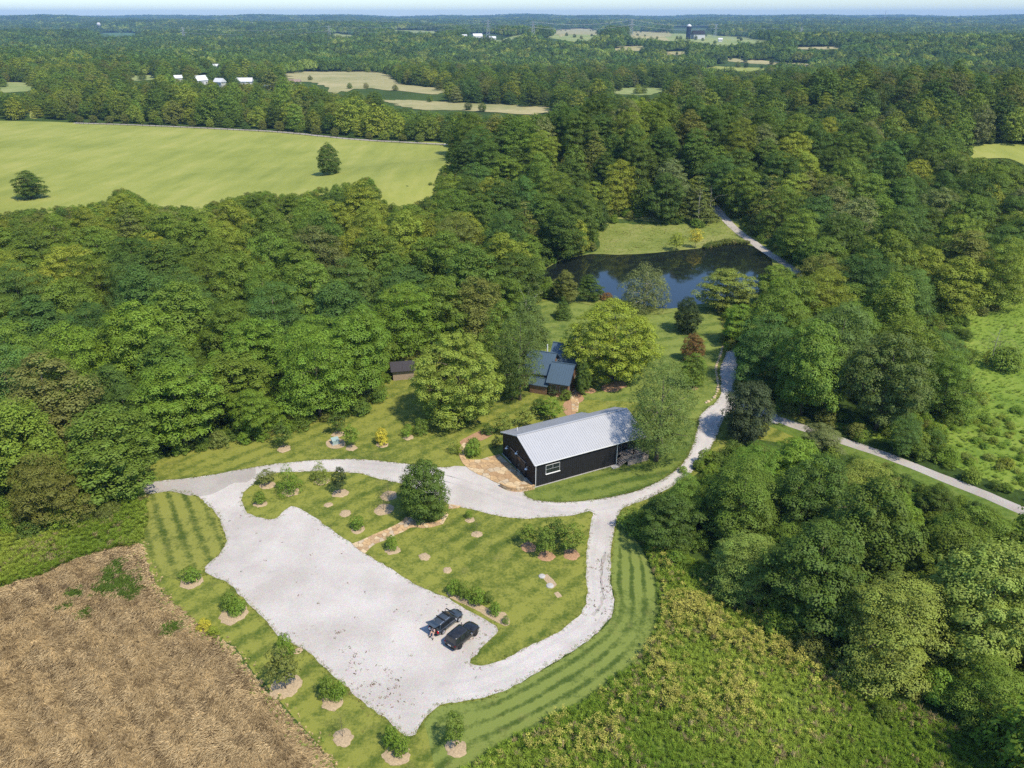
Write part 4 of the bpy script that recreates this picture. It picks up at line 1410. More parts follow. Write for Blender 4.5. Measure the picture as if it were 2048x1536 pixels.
# walls
mb = MB(); mb.box((BL / 2, 0.09, BH / 2), (BL, 0.18, BH)); mb.build('long_wall', M_BLACK, barn)
mb = MB(); mb.box((BL / 2, BW - 0.09, BH / 2), (BL, 0.18, BH)); mb.build('back_wall', M_BLACK, barn)
for s0, nm in ((0.0, 'gable_wall'), (BL - 0.2, 'far_gable_wall')):
    poly = [(0.185, 0), (BW - 0.185, 0), (BW - 0.185, BH - 0.02), (BW / 2, BR - 0.13), (0.185, BH - 0.02)]
    mb = MB()
    vs = [(s0 + 0.004, p[0], p[1]) for p in poly] + [(s0 + 0.196, p[0], p[1]) for p in poly]
    n = len(poly)
    mb.add(vs, [tuple(range(n)), tuple(range(2 * n - 1, n - 1, -1))] + [(i, i + n, (i + 1) % n + n, (i + 1) % n) for i in range(n)])
    mb.build(nm, siding('black_gable_' + nm, (0.016, 0.014, 0.014), 9.0) if nm == 'gable_wall' else M_BLACK, barn)
mb = MB()
for k in range(int(BL / 0.4)):
    mb.box((0.25 + k * 0.4, -0.008, BH / 2 + 0.03), (0.05, 0.03, BH - 0.1))
o_ = mb.build('batten', M_BLACK, barn); o_['kind'] = 'stuff'
mb = MB()
for k in range(int(BW / 0.4)):
    t_ = 0.25 + k * 0.4
    ht_ = BH + (BR - BH) * (1 - abs(t_ - BW / 2) / (BW / 2)) - 0.22
    mb.box((-0.010, t_, ht_ / 2), (0.03, 0.05, ht_))
o_ = mb.build('batten', M_BLACK, barn); o_['kind'] = 'stuff'
mb = MB(); mb.box((BL / 2, BW / 2, 0.07), (BL + 0.24, BW + 0.24, 0.14)); mb.build('foundation', M_CONC, barn)


def roof_slab(name, s0, s1, t0, z0, t1, z1, th, mat, parent, rib=0.42):
    """one slope from the eave (t0,z0) to the ridge (t1,z1), with standing seams"""
    mb = MB()
    vs = [(s0, t0, z0), (s1, t0, z0), (s1, t1, z1), (s0, t1, z1)]
    vs += [(a, b, c - th) for a, b, c in vs]
    mb.add(vs, [(0, 1, 2, 3), (7, 6, 5, 4), (0, 4, 5, 1), (1, 5, 6, 2), (2, 6, 7, 3), (3, 7, 4, 0)])
    o = mb.build(name, mat, parent)
    mb = MB()
    k = int((s1 - s0) / rib)
    d = Vector((0, t1 - t0, z1 - z0)); nn = Vector((0, -(z1 - z0), t1 - t0)).normalized()
    if nn.z < 0: nn = -nn
    for i in range(k + 1):
        s = s0 + 0.03 + i * (s1 - s0 - 0.06) / k
        a = Vector((s, t0, z0)) + nn * 0.022; b = Vector((s, t1, z1)) + nn * 0.022
        mb.bar(a, b, 0.055, 0.05)
    r_ = mb.build('roof_seam', mat, parent)
    r_['kind'] = 'stuff'
    return o


ov = 0.28
sl = (BR - BH) / (BW / 2)
roof_slab('front_roof', -ov, BL + EXT, -ov, BH - ov * sl + 0.1, BW / 2 - 0.02, BR + 0.1, 0.09, M_ROOF, barn)
roof_slab('back_roof', -ov, BL + 0.25, BW + ov, BH - ov * sl + 0.1, BW / 2 + 0.02, BR + 0.1, 0.09, M_ROOF, barn)
roof_slab('porch_roof', BL + 0.27, BL + EXT, EW + ov, BR + 0.1 - (EW + ov - BW / 2) * sl, BW / 2 + 0.02, BR + 0.1, 0.09, M_ROOF, barn)
mb = MB(); mb.bar((-ov - 0.02, BW / 2, BR + 0.15), (BL + EXT + 0.02, BW / 2, BR + 0.15), 0.34, 0.07); mb.build('ridge_cap', M_ROOF, barn)
for s, nm in ((-ov - 0.03, 'rake_trim'), (BL + EXT + 0.03, 'rake_trim')):
    for t0, tz in ((-ov, BH - ov * sl), (BW + ov if s < 0 else EW + ov, BH - ov * sl if s < 0 else BR - (EW + ov - BW / 2) * sl)):
        mb = MB(); mb.bar((s, t0, tz + 0.05), (s, BW / 2, BR + 0.05), 0.04, 0.16); mb.build(nm, M_TRIM, barn)
mb = MB(); mb.bar((-ov, -ov - 0.07, BH - ov * sl + 0.02), (BL + EXT, -ov - 0.07, BH - ov * sl + 0.02), 0.12, 0.11); mb.build('gutter', M_TRIM, barn)
for s in (0.06, BL - 0.05):
    mb = MB(); mb.tube([(s, -ov - 0.07, BH - 0.2), (s, -0.08, BH - 0.5), (s, -0.08, 0.1)], 0.055, 8); mb.build('downspout', M_TRIM, barn)
mb = MB(); mb.tube([(1.8, BW * 0.83, BR - BW * 0.33 * sl), (1.8, BW * 0.83, BR - BW * 0.33 * sl + 0.7)], 0.07, 8); mb.build('vent_pipe', M_TRIM, barn)
# window in the long wall
wn = MB(); wn.box((3.25, -0.02, 2.86), (2.62, 0.10, 1.60)); w_ = wn.build('window', M_TRIM, barn)
for (cx, cz, wx, wz) in ((2.61, 3.26, 1.25, 0.72), (3.89, 3.26, 1.25, 0.72), (3.25, 2.48, 2.53, 0.76)):
    MB().box((cx, -0.058, cz), (wx, 0.03, wz)).build('pane', M_GLASS, w_)
MB().box((3.25, -0.12, 2.03), (2.75, 0.22, 0.07)).build('sill', M_TRIM, w_)
# gable end: sliding doors on a rail, a glazed door between, three lamps (gable lies in the plane s = 0)
for t0, t1, nm in ((BW * 0.53, BW * 0.70, 'sliding_door'), (BW * 0.27, BW * 0.42, 'sliding_door')):
    d_ = MB().box((-0.09, (t0 + t1) / 2, 1.5), (0.07, t1 - t0, 2.8)).build(nm, M_DARKM, barn)
    for zz in (0.35, 1.5, 2.65):
        MB().box((-0.135, (t0 + t1) / 2, zz), (0.02, t1 - t0 - 0.05, 0.12)).build('rail', M_BLACK, d_)
MB().bar((-0.12, BW * 0.26, 3.02), (-0.12, BW * 0.74, 3.02), 0.05, 0.10).build('door_track', M_WOODG, barn)
gd = MB().box((-0.012, BW * 0.475, 1.4), (0.03, BW * 0.105, 2.6)).build('glazed_door', M_WOODB, barn)
for q in (-1, 1):
    MB().box((-0.035, BW * 0.475 + q * BW * 0.025, 1.45), (0.02, BW * 0.038, 2.1)).build('pane', M_GLASS, gd)
MB().tube([(-0.06, BW * 0.475 + 0.03, 1.15), (-0.11, BW * 0.475 + 0.03, 1.2), (-0.06, BW * 0.475 + 0.03, 1.3)], 0.015, 6).build('handle', M_TRIM, gd)
for t, zc in ((BW * 0.81, 2.55), (BW * 0.50, 3.45), (BW * 0.20, 2.35)):
    lp = MB().tube([(-0.01, t, zc + 0.25), (-0.25, t, zc + 0.38), (-0.42, t, zc + 0.25), (-0.42, t, zc + 0.1)], 0.03, 7).build('wall_lamp', M_TRIM, barn)
    MB().tube([(-0.42, t, zc + 0.14), (-0.42, t, zc + 0.08), (-0.42, t, zc - 0.06)], [0.05, 0.16, 0.28], 14).build('lamp_shade', M_TRIM, lp)
# porch end: recessed wall with tall glazing, deck, stair
PWL = 2.2
mb = MB(); mb.box((BL + EXT / 2, PWL, BH / 2), (EXT - 0.1, 0.16, BH + 0.5)); pw = mb.build('porch_wall', M_BLACK, barn)
MB().box((BL + EXT - 0.1, (PWL + EW) / 2, BH / 2 + 0.2), (0.16, EW - PWL - 0.2, BH + 0.9)).build('porch_end_wall', M_BLACK, barn)
MB().box((BL + EXT / 2, EW - 0.1, BH / 2 - 0.2), (EXT - 0.3, 0.16, BH - 0.4)).build('porch_back_wall', M_BLACK, barn)
for s in (BL + 1.2, BL + 3.0, BL + 4.8):
    w_ = MB().box((s, PWL - 0.10, 2.35), (1.5, 0.08, 2.7)).build('window', M_WOODG, barn)
    MB().box((s, PWL - 0.15, 2.35), (1.34, 0.03, 2.5)).build('pane', M_GLASS, w_)
for s in (BL + 3.6, BL + EXT - 0.2):
    MB().box((s, 0.1, BH / 2 - 0.1), (0.18, 0.18, BH - 0.3)).build('porch_post', M_BLACK, barn)
deck = MB().box((BL + 3.65, 0.45, 0.88), (4.3, 3.3, 0.09)).build('deck', M_WOODG, barn)
for k in range(16):
    MB().box((BL + 3.65, -1.12 + k * 0.205 + 0.1, 0.95), (4.3, 0.18, 0.035)).build('deck_board', M_WOODG, deck)
MB().box((BL + 3.65, -1.23, 0.42), (4.3, 0.05, 0.84)).build('skirting', M_WOODG, deck)
for k in range(5):
    MB().box((BL + 1.35 - k * 0.30, 0.0, 0.74 - k * 0.165), (0.33, 1.6, 0.05)).build('stair_tread', M_WOODG, deck)
for q in (-0.82, 0.82):
    MB().bar((BL + 1.55, q, 1.75), (BL - 0.05, q, 0.95), 0.07, 0.10).build('handrail', M_WOODG, deck)
    MB().bar((BL + 1.55, q, 0.78), (BL - 0.1, q, 0.06), 0.06, 0.2).build('stair_stringer', M_WOODG, deck)
    for sx, z0, z1 in ((BL + 1.5, 0.8, 1.78), (BL + 0.0, 0.0, 1.0)):
        MB().box((sx, q, (z0 + z1) / 2), (0.08, 0.08, z1 - z0)).build('rail_post', M_WOODG, deck)
MB().bar((BL + 1.6, -1.15, 1.85), (BL + 5.75, -1.15, 1.85), 0.07, 0.09).build('handrail', M_WOODG, deck)
for k in range(6):
    MB().box((BL + 1.6 + k * 0.83, -1.15, 1.38), (0.07, 0.07, 0.95)).build('rail_post', M_WOODG, deck)
for k in range(4):
    MB().bar((BL + 1.6, -1.15, 1.08 + 0.18 * k), (BL + 5.75, -1.15, 1.08 + 0.18 * k), 0.025, 0.025).build('rail_wire', M_DARKM, deck)
MB().box((BL - 0.7, -0.55, 0.09), (1.3, 1.0, 0.18)).build('stepping_slab', M_CONC, deck)

# ================================================================== FLAGSTONES
def clip_half(poly, px, py, nx, ny):
    out = []
    n = len(poly)
    for i in range(n):
        a, b = poly[i], poly[(i + 1) % n]
        da = (a[0] - px) * nx + (a[1] - py) * ny
        db = (b[0] - px) * nx + (b[1] - py) * ny
        if da <= 0: out.append(a)
        if (da < 0 < db) or (db < 0 < da):
            t = da / (da - db)
            out.append((a[0] + (b[0] - a[0]) * t, a[1] + (b[1] - a[1]) * t))
    return out


def poly_area(p):
    return abs(sum(p[i][0] * p[(i + 1) % len(p)][1] - p[(i + 1) % len(p)][0] * p[i][1] for i in range(len(p)))) / 2


def paving(base, outline, spacing, gap, z0, z1, seed):
    rr = random.Random(seed)
    xs = [p[0] for p in outline]; ys = [p[1] for p in outline]
    seeds = []
    for _ in range(6000):
        q = (rr.uniform(min(xs), max(xs)), rr.uniform(min(ys), max(ys)))
        if not bool(pip(np.array([q[0]]), np.array([q[1]]), outline)[0]): continue
        s = spacing * rr.uniform(0.7, 1.25)
        if all((q[0] - a) ** 2 + (q[1] - b) ** 2 > s * s for a, b in seeds): seeds.append(q)
    for i, (sx, sy) in enumerate(seeds):
        cell = [(sx - 3 * spacing, sy - 3 * spacing), (sx + 3 * spacing, sy - 3 * spacing), (sx + 3 * spacing, sy + 3 * spacing), (sx - 3 * spacing, sy + 3 * spacing)]
        near = sorted(seeds, key=lambda q: (q[0] - sx) ** 2 + (q[1] - sy) ** 2)[1:18]
        halves = []
        for (qx, qy) in near:
            dx, dy = qx - sx, qy - sy
            d = math.hypot(dx, dy)
            halves.append(((sx + qx) / 2 - dx / d * gap / 2, (sy + qy) / 2 - dy / d * gap / 2, dx / d, dy / d))
        poly = [(p[0], p[1]) for p in outline]
        for hp in halves + [(sx + 3 * spacing, sy, 1, 0), (sx - 3 * spacing, sy, -1, 0), (sx, sy + 3 * spacing, 0, 1), (sx, sy - 3 * spacing, 0, -1)]:
            poly = clip_half(poly, *hp)
            if len(poly) < 3: break
        if len(poly) < 3 or poly_area(poly) < 0.03: continue
        mb = MB()
        mb.prism(poly, z0, z1 + rr.uniform(-0.012, 0.015))
        mb.build('flagstone', M_STONE[rr.choice((0, 0, 0, 1, 1, 2, 2, 4, 4, 3))], base)
    return len(seeds)


PATIO_PX = [(999, 909.5), (993, 911), (975, 915), (959.5, 920), (944, 920), (933, 919), (928, 909), (927, 900), (934, 888), (927, 886), (919, 896), (917.6, 906), (920, 917), (926, 928), (940, 940), (955, 948.5), (972, 955), (987, 963.5), (1002, 969.5), (1020, 974), (1041, 974), (1058, 971), (1066, 972)]
po = [(p.x, p.y) for p in (G(*q) for q in PATIO_PX)]
patio = sheet('patio', [Vector(p) for p in po], 0.05, M_SAND)
paving(patio, po, 1.05, 0.05, 0.045, 0.10, 21)
PATH_PX = [(704, 1088), (722, 1081.6), (748.6, 1069), (774, 1058.7), (798, 1047), (807, 1041), (811, 1034.6), (826, 1036), (838.7, 1042), (855, 1046), (870.5, 1045), (885.7, 1036), (893, 1024.5), (897, 1030), (886, 1048.6), (864, 1055), (845, 1056.8), (832, 1055), (819.7, 1056), (807, 1063.8), (789, 1071.4), (769, 1081.6), (751, 1088), (741, 1095.6), (729.5, 1108), (718, 1100.6)]
po = [(p.x, p.y) for p in (G(*q) for q in PATH_PX)]
fpath = sheet('flagstone_path', [Vector(p) for p in po], 0.046, M_SAND)
paving(fpath, po, 0.72, 0.045, 0.042, 0.085, 5)
po = [(p.x, p.y) for p in (G(*q) for q in [(898, 1009), (905, 1010), (922, 1012.5), (918, 1016), (905, 1018), (897, 1018)])]
sl_ = sheet('flagstone_path', [Vector(p) for p in po], 0.046, M_SAND)
paving(sl_, po, 0.7, 0.045, 0.042, 0.085, 6)
# house path
po = [(p.x, p.y) for p in (G(*q) for q in [(1141, 778), (1152, 776), (1153, 790), (1158, 806), (1156, 824), (1144, 826), (1143, 808), (1138, 792)])]
hp_ = sheet('flagstone_path', [Vector(p) for p in po], 0.046, M_SAND)
paving(hp_, po, 0.8, 0.06, 0.042, 0.09, 8)
po = [(p.x, p.y) for p in (G(*q) for q in [(1070, 776), (1078, 772), (1100, 782), (1120, 791), (1116, 795), (1090, 786)])]
hp_ = sheet('flagstone_path', [Vector(p) for p in po], 0.046, M_SAND)
paving(hp_, po, 0.8, 0.06, 0.042, 0.09, 9)

# low curved retaining wall at the patio corner
wall = empty('retaining_wall', G(1036, 980))
tag(wall, 'low curved honey-coloured stone wall at the corner of the patio', 'wall')
wl = resample(catmull([G(*q) for q in [(1001, 973), (1014, 979.5), (1030, 982.5), (1047, 982), (1060, 980), (1069, 977.5)]], False, 0.2), 60)
rr = random.Random(4)
for course in range(3):
    i = 0
    off = rr.randint(0, 2)
    while i < 58:
        k = min(59, i + rr.randint(4, 8))
        a, b = wl[i], wl[k]
        c = (a + b) / 2
        ln = (b - a).length - 0.03
        z0, z1 = course * 0.26, course * 0.26 + 0.245
        o = MB().box((c.x - wall.location.x, c.y - wall.location.y, (z0 + z1) / 2), (max(0.1, ln), 0.36 + rr.uniform(-.04, .04), z1 - z0), math.atan2(b.y - a.y, b.x - a.x)).build('stone_block', M_STONE[rr.choice((0, 0, 1, 2))], wall, bevel=0.02)
        i = k

# ================================================================== MULCH RINGS AND BEDS
def mulch(px, py, w, label, mat=None, hpx=None):
    p = G(px, py)
    _, _, dep = PX(p.x, p.y, 0)
    r = w / 2 * float(dep) / FPX
    rr = random.Random(int(px * 7 + py))
    n = 26
    mb = MB()
    ph = rr.uniform(0, 6)
    vs = [(0, 0, 0.10)]
    for ring, (q, z) in enumerate(((0.5, 0.095), (0.82, 0.07), (1.0, 0.005))):
        for k in range(n):
            a = 2 * math.pi * k / n
            s = q * r * (1 + (0.07 * math.sin(2 * a + ph) + 0.05 * math.sin(5 * a + ph * 2) + rr.uniform(-.09, .09)) * (ring / 2))
            vs.append((s * math.cos(a), s * math.sin(a), z + rr.uniform(-.012, .012) + 0.036))
    fs = [(0, 1 + k, 1 + (k + 1) % n) for k in range(n)]
    for ring in range(2):
        for k in range(n):
            a, b = 1 + ring * n + k, 1 + ring * n + (k + 1) % n
            fs.append((a, a + n, b + n, b))
    mb.add(vs, fs)
    o = mb.build('mulch_ring', mat or M_MULCH, smooth=True)
    o.location = (p.x, p.y, 0)
    tag(o, label, 'mulch ring', 'mulch rings on the lawns')


for t in [(535, 971, 30, 'tan mulch ring under the reddish-olive sapling'), (582, 985, 32, 'tan mulch ring under the larger feathery conifer'), (644, 963, 30, 'tan mulch ring under the paler feathery conifer'),
          (681, 987, 32, 'tan mulch ring under the dark thin-stemmed sapling'), (521, 1008, 26, 'tan mulch ring under the shrub at the island tip'), (657, 1010, 18, 'faded grass-grown mulch ring in the island lawn'),
          (691, 1027, 24, 'bare tan mulch ring without a plant on the island'), (716, 1059, 28, 'tan mulch ring under the shrub beside the stone path'), (768, 1019, 40, 'wide tan mulch ring under the bare purplish sapling'),
          (777, 992, 34, 'shaded mulch ring behind the big dark bush'), (785, 1101, 30, 'tan mulch ring at the lot end of the flagstone path'), (849, 1114, 24, 'bare tan mulch ring just below the flagstone path'),
          (895, 1141, 19, 'small bare mulch ring above the car bed'), (940, 1040, 20, 'tan mulch ring under the tiny shrub by the drive'), (954, 1069, 22, 'tan mulch ring under the wispy grey sapling'),
          (568, 898, 28, 'tan mulch ring at the wood edge by the track'), (676, 869, 26, 'mulch ring under the dark sapling behind the utility box'), (703, 896, 24, 'tan mulch ring under the bright sapling by the utility box'),
          (764, 890, 24, 'tan mulch ring under the golden shrub'), (817, 875, 22, 'tan mulch ring under the loose green shrub'), (572, 1374, 62, 'largest tan mulch ring, under the grey-green young tree'),
          (665, 1404, 44, 'mulch ring under the bush pair at the lot edge'), (686, 1476, 42, 'tan mulch ring under the sparse reddish sapling'), (912, 1497, 44, 'round tan mulch ring under the young tree below the lot'),
          (383, 1163, 46, 'mulch ring under the shrub by the striped lawn'), (468, 1228, 58, 'mulch bed under the paired shrub at the western lot edge'), (793, 1510, 52, 'mulch ring at the pointed south tip of the lot'),
          (596, 1302, 18, 'small patch of mulch at the lot edge under the bright bush')]:
    mulch(*t)
for t in [(1057, 1095, 32, 'reddish mulch ring at the lawn end of the four trees'), (1093, 1113, 34, 'reddish mulch ring under the front tree of the four'), (1143, 1110, 34, 'reddish mulch ring under the tree touching the side drive'),
          (1385, 776, 20, 'small reddish mulch ring beside the stone-edged drive'), (1222, 776, 40, 'orange mulch bed under the huge yellow tree'), (1237, 770, 34, 'orange mulch tongue at the roots of the huge yellow tree'), (1180, 782, 24, 'orange mulch strip beside the house corner')]:
    mulch(*t, mat=M_MULCHR)


def bed(name, pxs, z, mat, label, cat='planting bed'):
    o = sheet(name, edge_line(pxs, True, 0.4, 0.06), z, mat, None)
    tag(o, label, cat)


bed('mulch_bed', [(893, 1186), (905, 1186), (930, 1198), (955, 1206), (985, 1222), (1010, 1226), (1020, 1244), (1012, 1253), (985, 1240), (955, 1222), (925, 1208), (900, 1196)], 0.06, M_MULCH, 'long tan mulch bed in front of the parked cars')
bed('mulch_bed', [(920, 884), (935, 874), (955, 864), (975, 860), (986, 864), (982, 872), (962, 882), (950, 880), (935, 886), (926, 892)], 0.06, M_MULCHR, 'brown planting bed with clumps behind the round patio bush')
bed('mulch_bed', [(1128, 806), (1142, 800), (1146, 812), (1152, 830), (1136, 832), (1126, 820)], 0.041, M_MULCHR, 'brown planting bed next to the house path')
bed('mulch_bed', [(1152, 784), (1160, 786), (1168, 798), (1158, 806), (1154, 796)], 0.041, M_MULCHR, 'small triangular planting bed right of the house path')
bed('bare_patch', [(1085, 1152), (1094, 1148), (1106, 1160), (1113, 1170), (1104, 1178), (1096, 1170)], 0.042, M_MULCH, 'bare tan patch with two stones in the island lawn', 'bare patch')
bed('bare_patch', [(1108, 1186), (1116, 1184), (1124, 1194), (1116, 1196)], 0.042, M_MULCH, 'small bare tan patch in the island lawn', 'bare patch')
bed('mulch_bed', [(652, 884), (668, 876), (686, 880), (690, 892), (672, 898), (656, 894)], 0.045, M_MULCH, 'tan mulch bed around the green utility box')
for (px, py, s, lab) in [(1084, 1153, .5, 'grey flat stone at the upper end of the bare lawn patch'), (1100, 1172, .55, 'grey flat stone at the lower end of the bare lawn patch')]:
    p = G(px, py)
    o = MB().tube([(0, 0, 0), (0, 0, .10), (0, 0, .16)], [s, s * .92, s * .5], 9).build('stone', M_CONC)
    o.location = p + Vector((0, 0, 0.04)); tag(o, lab, 'stone')
# green utility box
p = G(671, 887)
ub = empty('utility_box', p, R(28)); tag(ub, 'grey-green steel utility box in a mulch bed on the north lawn', 'utility box')
M_UTIL = m_plain('grey_green_paint', (0.30, 0.39, 0.36), 0.5, 0.06, 4, 0.02)
MB().box((0, 0, 0.08), (1.5, 1.4, 0.16)).build('pad', M_CONC, ub)
MB().add([(-.6, -.55, .16), (.6, -.55, .16), (.6, .55, .16), (-.6, .55, .16), (-.6, -.55, .78), (.6, -.55, .78), (.6, .55, 1.0), (-.6, .55, 1.0)], [(0, 3, 2, 1), (4, 5, 6, 7), (0, 1, 5, 4), (1, 2, 6, 5), (2, 3, 7, 6), (3, 0, 4, 7)]).build('cabinet', M_UTIL, ub, bevel=0.03)
MB().add([(-.66, -.62, .79), (.66, -.62, .79), (.66, .60, 1.02), (-.66, .60, 1.02), (-.66, -.62, .85), (.66, -.62, .85), (.66, .60, 1.08), (-.66, .60, 1.08)], [(0, 3, 2, 1), (4, 5, 6, 7), (0, 1, 5, 4), (1, 2, 6, 5), (2, 3, 7, 6), (3, 0, 4, 7)]).build('lid', M_UTIL, ub, bevel=0.02)
# line of pale edging stones along the pond drive
ed = catmull([G(*q) for q in [(1446, 694), (1440, 712), (1432, 735), (1434, 755), (1436, 775), (1428, 796), (1412, 806)]], False, 0.9)
for i, q in enumerate(ed):
    s = rr.uniform(0.22, 0.42)
    o = MB().tube([(0, 0, -.02), (0, 0, s * .5), (0, 0, s * .75)], [s, s * .9, s * .4], 7).build('edging_stone', M_STONE[4 if i % 3 else 1])
    o.location = (q.x, q.y, 0.02); o.rotation_euler = (rr.uniform(-.2, .2), rr.uniform(-.2, .2), rr.uniform(0, 6))
    tag(o, ordinal(i + 1) + ' pale edging stone along the drive, counted from the pond end', 'stone', 'pale edging stones along the drive')

# ================================================================== HOUSE
hx = G(1112, 778)
house = empty('house', hx, R(-20))
tag(house, 'wooden house with dark blue metal roofs half hidden by trees', 'house')


def gable_block(name, x0, x1, y0, y1, zw, zr, parent, wallm, roofm, ridge_axis='x', ov=0.5):
    o = MB().box(((x0 + x1) / 2, (y0 + y1) / 2, zw / 2), (x1 - x0, y1 - y0, zw)).build(name, wallm, parent)
    if ridge_axis == 'x':
        ym = (y0 + y1) / 2
        mb = MB(); mb.add([(x0 + .01, y0, zw), (x0 + .01, y1, zw), (x0 + .01, ym, zr - .12), (x1 - .01, y0, zw), (x1 - .01, y1, zw), (x1 - .01, ym, zr - .12)], [(0, 2, 1), (3, 4, 5), (0, 3, 5, 2), (1, 2, 5, 4)])
        mb.build('gable', wallm, parent)
        s = (zr - zw) / (ym - y0)
        roof_slab('roof', x0 - ov, x1 + ov, y0 - ov, zw - s * ov + .05, ym - .01, zr + .05, .1, roofm, parent, .5)
        roof_slab('roof', x0 - ov, x1 + ov, y1 + ov, zw - s * ov + .05, ym + .01, zr + .05, .1, roofm, parent, .5)
        MB().bar((x0 - ov, ym, zr + .08), (x1 + ov, ym, zr + .08), .3, .06).build('ridge_cap', roofm, parent)
    return o


gable_block('front_wing', -0.6, 3.4, -3.2, 3.8, 3.3, 5.9, house, M_WOODB, M_BLUE)
gable_block('west_wing', -6.6, -1.3, -1.0, 6.6, 3.8, 6.7, house, M_WOODB, M_BLUE)
bk = empty('house_back', (0, 0, 0)); bk.parent = house
gable_block('main_block', -2.6, 2.6, 4.6, 10.2, 4.6, 7.2, house, M_WOODB, M_BLUE)
gable_block('entry_porch', -4.6, -1.0, -3.4, -1.2, 2.2, 3.1, house, M_WOODB, M_BLUE, ov=0.3)
bpy.data.objects.remove(bk)
for (x_, y_, z_, w_, h_) in ((3.42, -1.2, 1.7, 1.5, 1.6), (3.42, 2.4, 1.7, 1.3, 1.5)):
    f_ = MB().box((x_, y_, z_), (0.1, w_ + .2, h_ + .2)).build('window', M_WOODG, house)
    MB().box((x_ + .06, y_, z_), (0.03, w_, h_)).build('pane', M_GLASS, f_)
for (x_, z_) in ((0.4, 1.8), (2.3, 1.8)):
    f_ = MB().box((x_, -3.22, z_), (1.2, 0.1, 1.5)).build('window', M_WOODG, house)
    MB().box((x_, -3.28, z_), (1.0, 0.03, 1.3)).build('pane', M_GLASS, f_)
f_ = MB().box((-3.8, -1.03, 2.9), (2.4, 0.1, 1.2)).build('window', M_WOODG, house)
MB().box((-3.8, -1.09, 2.9), (2.2, 0.03, 1.0)).build('pane', M_GLASS, f_)
ch = MB().box((1.4, 9.0, 4.2), (1.1, 1.0, 8.0)).build('chimney', M_STONE[4], house, bevel=.04)
MB().box((1.4, 9.0, 8.25), (1.3, 1.2, 0.14)).build('chimney_cap', M_TRIM, ch)
MB().tube([(1.4, 9.0, 8.3), (1.4, 9.0, 8.7)], .25, 10).build('flue', M_TRIM, ch)
MB().tube([(-3.4, 4.4, 5.6), (-3.4, 4.4, 7.8)], .12, 8).build('vent_pipe', M_TRIM, house)

# small shed under the trees
sp = G(806, 752)
shed = empty('shed', sp, R(12)); tag(shed, 'small tan block shed in the shade at the wood edge', 'shed')
M_BLOCK = m_plain('tan_block', (0.33, 0.25, 0.18), 0.9, 0.2, 4, 0.4)
MB().box((0, 0, 1.2), (4.4, 4.0, 2.4)).build('wall', M_BLOCK, shed)
M_SHROOF = m_plain('dark_shingle', (0.05, 0.045, 0.05), 0.9, 0.25, 6, 0.5)
roof_slab('roof', -2.6, 2.6, -2.5, 2.25, 0.0, 3.5, .1, M_SHROOF, shed, 2.0)
roof_slab('roof', -2.6, 2.6, 2.5, 2.25, 0.01, 3.5, .1, M_SHROOF, shed, 2.0)
MB().add([(-2.18, -1.98, 2.4), (-2.18, 1.98, 2.4), (-2.18, 0, 3.35), (2.18, -1.98, 2.4), (2.18, 1.98, 2.4), (2.18, 0, 3.35)], [(0, 2, 1), (3, 4, 5), (0, 3, 5, 2), (1, 2, 5, 4)]).build('gable', M_BLOCK, shed)
dd = MB().box((-2.22, -.4, 1.05), (.08, .95, 2.0)).build('door', M_WOODG, shed)
MB().box((-2.28, -.05, 1.0), (.05, .06, .16)).build('handle', M_DARKM, dd)

# ================================================================== CARS
def paint(name, col, rough=0.22):
    g = NG(name)
    c = g.coord()
    dust = g.ramp(g.noise(c, 1.2, 5, .7), [(.35, (0, 0, 0)), (.8, (1, 1, 1))])
    colr = g.mix(g.math('MULTIPLY', dust, 0.10), col, (0.32, 0.29, 0.25))
    m = g.pbr(colr, rough, spec=0.5, Coat_Weight=0.4)
    return m


M_CARBLACK = paint('black_car_paint', (0.010, 0.011, 0.013))
M_CARSLATE = paint('slate_blue_car_paint', (0.035, 0.048, 0.062), 0.2)
M_TYRE = m_plain('tyre_rubber', (0.02, 0.02, 0.02), 0.9, 0.2, 8, 0.2)
M_ALLOY = m_plain('alloy_rim', (0.55, 0.55, 0.57), 0.3, 0.05, 5, 0.02, metal=0.8)
M_DRIM = m_plain('dark_rim', (0.05, 0.05, 0.055), 0.35, 0.1, 5, 0.02, metal=0.6)
M_RED = m_plain('red_lens', (0.42, 0.012, 0.015), 0.25, 0.1, 5, 0.02)
M_DKRED = m_plain('smoked_red_lens', (0.09, 0.010, 0.012), 0.25, 0.1, 5, 0.02)
M_LENS = m_plain('clear_lens', (0.34, 0.35, 0.37), 0.15, 0.05, 5, 0.02)
M_CHROME = m_plain('satin_chrome', (0.62, 0.63, 0.65), 0.25, 0.05, 5, 0.02, metal=0.9)
M_INNER = m_plain('dark_cabin_trim', (0.012, 0.011, 0.012), 0.9, 0.1, 5, 0.02)


def loft(mb, secs, close=True):
    n = len(secs[0])
    vs = [p for s in secs for p in s]
    fs = []
    for i in range(len(secs) - 1):
        for k in range(n if close else n - 1):
            a, b = i * n + k, i * n + (k + 1) % n
            fs.append((a, b, b + n, a + n))
    fs.append(tuple(range(n - 1, -1, -1)))
    fs.append(tuple(range((len(secs) - 1) * n, len(secs) * n)))
    mb.add(vs, fs)


def ring_xyz(x, w, zb, zt, rt=0.12, rb=0.1, tuck=0.06):
    """a body cross-section: rounded box, wider at mid height"""
    zm = zb + (zt - zb) * 0.55
    half = [(w - tuck - rb, zb), (w - tuck, zb + rb), (w, zm), (w - 0.02, zt - rt), (w - rt, zt), (w * 0.45, zt + 0.03)]
    pts = [(x, y, z) for y, z in half] + [(x, -y, z) for y, z in reversed(half)]
    return pts


